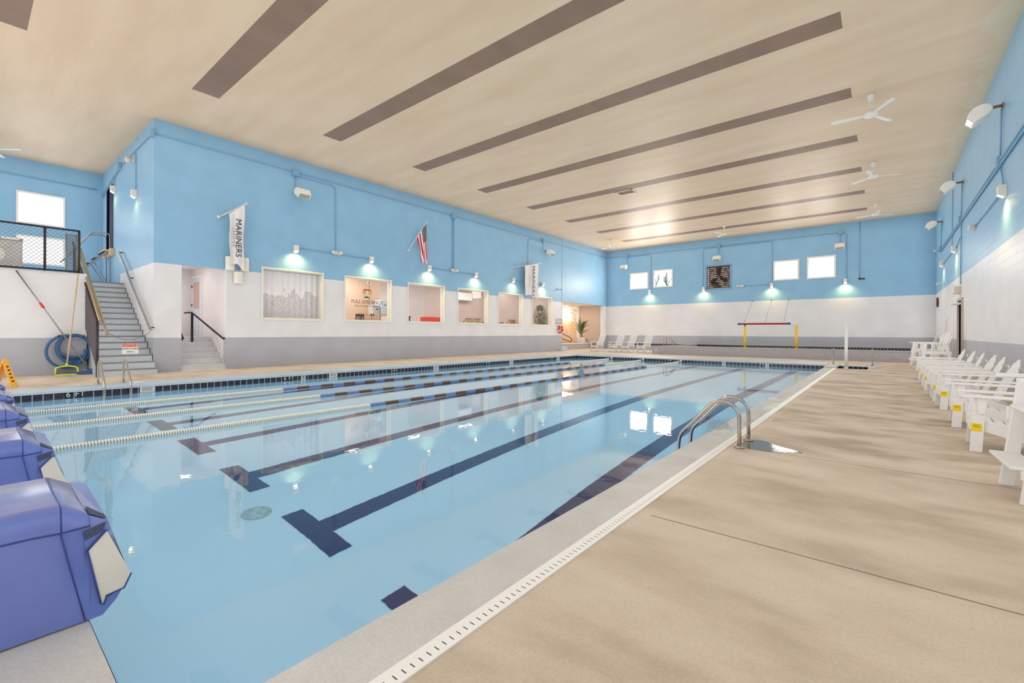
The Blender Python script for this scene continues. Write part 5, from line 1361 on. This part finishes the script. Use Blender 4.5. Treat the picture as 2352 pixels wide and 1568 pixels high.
t = thing('potted_palm', 'tall potted palm with pointed fronds on the white ledge', 'potted plant', (-21.15, 35.65, 0.5))
MB().prism([(-0.27, 0), (0.27, 0), (0.33, 0.5), (-0.33, 0.5)], -0.27, 0.27, 'y').build('pot', M['pot'], t, bevel=0.02)
MB().tube([(0, 0, 0.45), (0.02, 0.03, 1.0), (0, 0, 1.5)], 0.05, 8, radii=[0.07, 0.055, 0.04]).build('trunk', M['bark'], t)
random.seed(11)
def frond(k, base, az, el, L, droop, wid, nl=12):
    d = Vector((math.cos(az) * math.cos(el), math.sin(az) * math.cos(el), math.sin(el)))
    pts = []
    for i in range(nl + 1):
        s2 = i / nl; p = Vector(base) + d * L * s2 + Vector((0, 0, -droop * s2 * s2)); pts.append(p)
    k.tube(pts, 0.01, 4, radii=[0.014 * (1 - 0.7 * i / nl) for i in range(nl + 1)])
    side = d.cross(Vector((0, 0, 1))).normalized()
    for i in range(2, nl + 1):
        p = pts[i]; fw_ = (pts[i] - pts[i - 1]).normalized(); ll = wid * (1 - 0.5 * i / nl)
        for sg in (-1, 1):
            tip = p + fw_ * ll * 0.8 + side * sg * ll * 0.55 + Vector((0, 0, -0.1 * ll)); mid = p.lerp(tip, 0.5)
            up_ = fw_.cross(side).normalized() * 0.008; wv = fw_ * 0.034
            k.add([p - up_ * .2, mid - wv, tip, mid + wv + up_], [(0, 1, 2, 3)])
    return k
k = MB()
for i in range(26):
    frond(k, (0, 0, 0.65 + 0.9 * (i / 26)), random.uniform(0, 2 * PI), random.uniform(0.45, 1.35), random.uniform(0.7, 1.15), random.uniform(0.0, 0.25), 0.34)
frond(k, (0.05, 0.1, 0.5), 0.9, -0.2, 0.6, 0.4, 0.3); frond(k, (0.05, 0.1, 0.55), 0.3, 0.0, 0.6, 0.6, 0.3)
k.build('fronds', M['palm'], t, fix=False)
t = thing('fluorescent_light', 'long lit fluorescent fixture on the lobby ceiling', 'ceiling light', (-22.2, 34.0, 3.9))
MB().box(-0.1, 0.1, -1.0, 1.0, -0.07, 0).build('housing', M['white'], t)
MB().box(-0.07, 0.07, -0.97, 0.97, -0.10, -0.07).build('tube', M['tube'], t)
t = thing('bar_lamp', 'bright horizontal lamp on the lobby stone wall', 'wall lamp', (-24.94, 38.9, 3.0))
MB().box(-0.05, 0.1, -0.75, 0.75, -0.06, 0.06).build('lamp_bar', M['tube'], t)
MB().box(-0.05, 0.04, -0.15, 0.15, -0.12, 0.12).tube([(0.05, 0, 0.1), (0.05, 0, 0.8)], 0.015, 6).build('backplate', M['warmwhite'], t)

# ------------------------------------------------------------------ things seen through the left windows
# lace curtain
k = MB().grid(lambda u, v: (0.022 * math.sin(u * 60) + 0.012 * math.sin(u * 23 + 1), 2.43 * u, 1.98 - 1.96 * v), 220, 6)
m, nt, b = nmat('lace_fabric'); P = pos(nt)
v = N(nt, 'ShaderNodeTexVoronoi'); v.inputs['Scale'].default_value = 34; nt.links.new(P, v.inputs['Vector'])
big = noise(nt, mapping(nt, P, (1, 3.5, 1.5)), 1.0, 4)
s = xyz(nt, P)
low = mth(nt, 'MULTIPLY', mth(nt, 'LESS_THAN', mth(nt, 'ADD', s[2], mth(nt, 'MULTIPLY', big, 1.2)), 3.7), mth(nt, 'GREATER_THAN', v.outputs['Distance'], 0.42))
nt.links.new(mix(nt, low, lin((238, 232, 232)), lin((188, 186, 192))), b.inputs['Base Color']); b.inputs['Roughness'].default_value = 0.9
t = thing('curtain', 'white lace curtain filling the leftmost wide window', 'curtain', (XL - 0.38, 7.74, WZ0))
k.build('lace', m, t, fix=False)
MB().tube([(0, -0.05, 1.99), (0, 2.5, 1.99)], 0.012, 6).build('curtain_rod', M['alu'], t)
for y in (0.0, 2.45): MB().box(-0.01, 0.08, y - 0.01, y + 0.01, 1.98, 2.0).build('rod_bracket', M['alu'], t)
# decal on window 2 glass
gx = XL - 0.13
t = thing('window_decal', 'lettering and round sunrise emblem on the second window reading FULL DISTANCE', 'decal', (gx, 12.55, 3.0))
def ellx(cy, cz, ry_, rz_, z0, z1, n=24):
    pts = []
    for i in range(n + 1):
        z = z0 + (z1 - z0) * i / n; q = max(0.0, 1 - ((z - cz) / rz_) ** 2); pts.append((ry_ * math.sqrt(q), z))
    return [(cy + a, z) for a, z in pts] + [(cy - a, z) for a, z in reversed(pts)]
cz0 = 0.28; k = None
bands = [(-0.20, -0.10, (196, 184, 140)), (-0.10, -0.02, (202, 188, 142)), (-0.02, 0.05, (196, 156, 84)), (0.05, 0.11, (202, 132, 70)), (0.11, 0.15, (178, 84, 60)), (0.15, 0.215, (150, 60, 54))]
for i, (a, b2, c) in enumerate(bands):
    MB().prism(ellx(0, cz0, 0.27, 0.26, cz0 + a, cz0 + b2 - 0.008), 0.0, 0.003, 'x').build('emblem_band', pbr('decal_%d' % i, c, 0.6, var=0), t)
MB().prism([(-0.2, cz0 - 0.215), (-0.08, cz0 - 0.12), (0.0, cz0 - 0.16), (0.12, cz0 - 0.19), (0.2, cz0 - 0.215)], 0.004, 0.006, 'x').build('emblem_hill', pbr('decal_hill', (34, 58, 58), 0.6, var=0), t)
k = MB().lathe([(0.0, 0.0), (0.03, 0.0), (0.0, 0.004)], 12, M=Matrix.Translation((0.007, 0.0, cz0 + 0.13)) @ Matrix.Rotation(PI / 2, 4, 'Y'))
k.prism([(-0.18, cz0 - 0.17), (-0.02, cz0 - 0.03), (-0.02, cz0 + 0.03), (-0.14, cz0 + 0.10), (-0.13, cz0 + 0.115), (0.0, cz0 + 0.09), (0.13, cz0 + 0.115), (0.14, cz0 + 0.10), (0.025, cz0 + 0.03), (0.03, cz0 - 0.03), (0.15, cz0 - 0.17), (0.12, cz0 - 0.17), (0.0, cz0 - 0.06), (-0.14, cz0 - 0.18)], 0.007, 0.009, 'x')
k.build('emblem_figure', M['sailcloth'], t)
text('lettering', 'FULL DISTANCE', 0.24, (0.002, 0.0, -0.14), MX, M['darkwood'], t, 0.001)
text('lettering', 'Physical Therapy & Wellness', 0.115, (0.002, 0.0, -0.33), MX, M['darkwood'], t, 0.001)
text('lettering', 'FIND US ON', 0.1, (0.002, -0.2, -0.74), MX, M['darkwood'], t, 0.001)
MB().lathe([(0, 0), (0.05, 0), (0, 0.002)], 12, M=Matrix.Translation((0.002, 0.22, -0.74)) @ Matrix.Rotation(PI / 2, 4, 'Y')).box(0.0, 0.003, 0.32, 0.38, -0.8, -0.68).build('social_marks', M['darkwood'], t)
# office 2 furniture
t = thing('desk', 'tan desk behind the second window', 'desk', (-21.5, 14.6, RF))
MB().box(-0.9, 0.35, -0.7, 0.75, 1.12, 1.17).build('desk_top', M['wood'], t)
for x in (-0.8, 0.25):
    for y in (-0.6, 0.65): MB().box(x - 0.03, x + 0.03, y - 0.03, y + 0.03, 0, 1.12).build('leg', M['alu'], t)
t = thing('storage_box', 'large pale green box on the desk behind the second window', 'box', (-21.6, 14.95, RF + 1.17))
MB().box(-0.3, 0.35, -0.35, 0.4, 0, 0.8).build('box', M['carton'], t, bevel=0.02)
MB().box(0.35, 0.36, -0.15, -0.05, 0.5, 0.55).box(0.35, 0.36, 0.1, 0.2, 0.6, 0.64).build('slot', M['black'], t)
t = thing('printer', 'small white machine with a dark slot beside the pale green box', 'printer', (-21.55, 14.3, RF + 1.17))
MB().box(-0.2, 0.25, -0.2, 0.25, 0, 0.5).build('body', M['boxgrey'], t, bevel=0.02)
MB().box(0.25, 0.26, 0.0, 0.14, 0.25, 0.3).build('slot', M['black'], t)
def slat_chair(x, y, lb, rz=0, mat='darkwood', top=1.1):
    t = thing('wooden_chair', lb, 'chair', (x, y, RF), rz)
    for sx in (-0.2, 0.2):
        for sy in (-0.22, 0.22): MB().box(sx - 0.02, sx + 0.02, sy - 0.02, sy + 0.02, 0, top if sx > 0 else 0.5).build('leg', M[mat], t)
    MB().box(-0.24, 0.24, -0.25, 0.25, 0.48, 0.52).build('seat', M[mat], t)
    MB().box(0.19, 0.22, -0.25, 0.25, top - 0.12, top).build('top_rail', M[mat], t)
    k = MB()
    for i in range(3): k.box(0.19, 0.22, -0.12 + i * 0.11, -0.09 + i * 0.11, 0.52, top - 0.1)
    k.build('back_slats', M[mat], t)
slat_chair(-20.3, 12.55, 'dark wooden chair back behind the lettered window', 0.1)
t = thing('wall_panel', 'narrow black panel at the left edge of the lettered window', 'panel', (-22.45, 11.85, RF))
MB().box(-0.04, 0.02, 0.0, 0.22, 0, 2.3).build('panel', M['black'], t, bevel=0.005)
t = thing('ceiling_hook_lamp', 'thin hanging wire lamp with a ring behind the second window', 'lamp', (-21.8, 14.2, 4.6))
MB().tube([(0, 0, 0), (0, 0, -1.9)], 0.012, 6).build('cord', M['darkmetal'], t)
MB().tube([(0, 0.13 * math.cos(a * PI / 8), -0.5 + 0.09 * math.sin(a * PI / 8)) for a in range(16)], 0.018, 6, closed=True).build('ring', M['beigewhite'], t)
# window 3: sofa, console, frames
t = thing('sofa', 'red sofa back rising above the sill of the third window', 'sofa', (-21.3, 18.05, RF))
MB().box(0.25, 0.5, -0.95, 0.95, 0.1, 1.12).build('backrest', M['sofa'], t, bevel=0.05)
MB().box(-0.4, 0.25, -0.95, 0.95, 0.1, 0.5).build('seat', M['sofa'], t, bevel=0.04)
for sy in (-1, 1): MB().box(-0.4, 0.5, sy * 0.95 - 0.1, sy * 0.95 + 0.1, 0.1, 0.75).build('armrest', M['sofa'], t, bevel=0.04)
for sy in (-1, 1):
    for x in (-0.35, 0.42): MB().box(x - 0.03, x + 0.03, sy * 0.9 - 0.03, sy * 0.9 + 0.03, 0, 0.1).build('foot', M['darkwood'], t)
t = thing('console_table', 'brown console table at the left of the third window', 'table', (-20.5, 15.3, RF))
MB().box(-0.25, 0.25, -0.5, 0.55, 1.04, 1.09).build('table_top', M['darkwood'], t)
MB().box(-0.22, 0.22, -0.46, 0.5, 0.85, 1.04).build('drawer', M['darkwood'], t)
for x in (-0.2, 0.2):
    for y in (-0.45, 0.5): MB().box(x - 0.03, x + 0.03, y - 0.03, y + 0.03, 0, 0.85).build('leg', M['darkwood'], t)
for (y, h_, lb) in ((15.0, 0.75, 'tallest dark picture frame at the left of the console table'), (15.36, 0.34, 'middle small picture frame on the console table'), (15.62, 0.32, 'right small picture frame on the console table')):
    t = thing('picture_frame', lb, 'picture frame', (-20.5, y, RF + 1.09), 0, 'picture frames on the console table')
    MB().box(-0.01, 0.015, -0.1, 0.1, 0, h_).build('frame', M['screen'], t)
    MB().box(0.015, 0.018, -0.075, 0.075, 0.04, h_ - 0.04).build('picture', pbr('photo_print', (98, 96, 104), 0.4, var=0.5, nscale=20), t)
# window 4: air conditioner and chairs
t = thing('air_conditioner', 'white wall air conditioner behind the fourth window', 'air conditioner', (-22.995, 22.4, 3.7))
MB().box(0, 0.3, -0.75, 0.75, -0.05, 0.5).build('body', M['white'], t, bevel=0.04)
MB().box(0.05, 0.29, -0.68, 0.68, -0.09, -0.04).build('louvre', M['screen'], t)
def arm_chair(x, y, lb):
    t = thing('office_chair', lb, 'chair', (x, y, RF), 0, 'tan seats with black curved frames behind the windows')
    for sy in (-0.33, 0.33):
        MB().tube(round_path([(-0.25, sy, 0.0), (-0.25, sy, 0.6), (0.2, sy * 0.8, 1.1)], 0.1), 0.018, 6).tube([(0.25, sy, 0), (0.2, sy, 0.5)], 0.018, 6).build('side_frame', M['black'], t)
    MB().tube([(0.2, -0.27, 1.1), (0.2, 0, 1.06), (0.2, 0.27, 1.1)], 0.018, 6).build('top_bar', M['black'], t)
    MB().box(0.17, 0.2, -0.27, 0.27, 0.6, 1.05).build('backrest', M['tanseat'], t, bevel=0.01)
    MB().box(-0.25, 0.2, -0.3, 0.3, 0.42, 0.48).build('seat', M['tanseat'], t, bevel=0.01)
arm_chair(-20.4, 20.35, 'tan chair back with a black frame, left one in the fourth window')
arm_chair(-20.4, 21.1, 'tan chair back with a black frame, right one in the fourth window')
arm_chair(-20.4, 24.6, 'tan chair back with a black frame in the fifth window')
t = thing('low_table', 'dark table edge along the sill of the fifth window', 'table', (-20.5, 22.9, RF))
MB().box(-0.3, 0.3, -0.8, 0.8, 0.86, 0.9).build('table_top', M['darkwood'], t)
for x in (-0.25, 0.25):
    for y in (-0.7, 0.7): MB().box(x - 0.03, x + 0.03, y - 0.03, y + 0.03, 0, 0.86).build('leg', M['darkwood'], t)
t = thing('whiteboard', 'bright white reflective window sheet high in the corner of the fourth window', 'panel', (-22.4, 24.89, 3.75))
MB().box(-0.5, 0.35, -0.02, 0.0, 0, 0.7).box(-0.95, -0.8, -0.02, 0, 0, 0.72).build('sheet', M['white'], t)
# window 6: leafy plant
t = thing('indoor_tree', 'leafy green indoor tree behind the sixth window', 'potted plant', (-20.6, 28.5, RF))
MB().lathe([(0.0, 0.0), (0.18, 0.0), (0.24, 0.35), (0.2, 0.35), (0.0, 0.33)], 18).build('pot', M['darkwood'], t)
k = MB()
random.seed(21)
for i in range(4): k.tube([(0, 0, 0.3), (random.uniform(-.08, .08), random.uniform(-.1, .1), 0.9), (random.uniform(-.2, .2), random.uniform(-.3, .3), 1.7)], 0.015, 5)
k.build('stems', M['bark'], t)
k = MB()
for i in range(1500):
    a = random.uniform(0, 2 * PI); z = random.uniform(0.62, 2.35); q = math.sin((z - 0.45) / 2.0 * PI) ** 0.6
    r_ = math.sqrt(random.random()) * 0.62 * q; p = Vector((r_ * math.cos(a) * 0.8, r_ * math.sin(a), z))
    d = Vector((random.uniform(-1, 1), random.uniform(-1, 1), random.uniform(-1.4, 0.2))).normalized(); sd = d.cross(Vector((random.random(), random.random(), 1))).normalized()
    k.add([p, p + d * 0.06 + sd * 0.022, p + d * 0.13, p + d * 0.06 - sd * 0.022], [(0, 1, 2, 3)])
k.build('leaves', M['leaf'], t, fix=False)
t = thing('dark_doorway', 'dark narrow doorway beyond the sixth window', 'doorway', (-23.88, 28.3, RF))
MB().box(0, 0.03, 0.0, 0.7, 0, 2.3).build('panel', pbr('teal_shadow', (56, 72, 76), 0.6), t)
MB().box(0, 0.05, -0.06, 0.0, 0, 2.36).box(0, 0.05, 0.7, 0.76, 0, 2.36).build('door_casing', M['cream'], t)
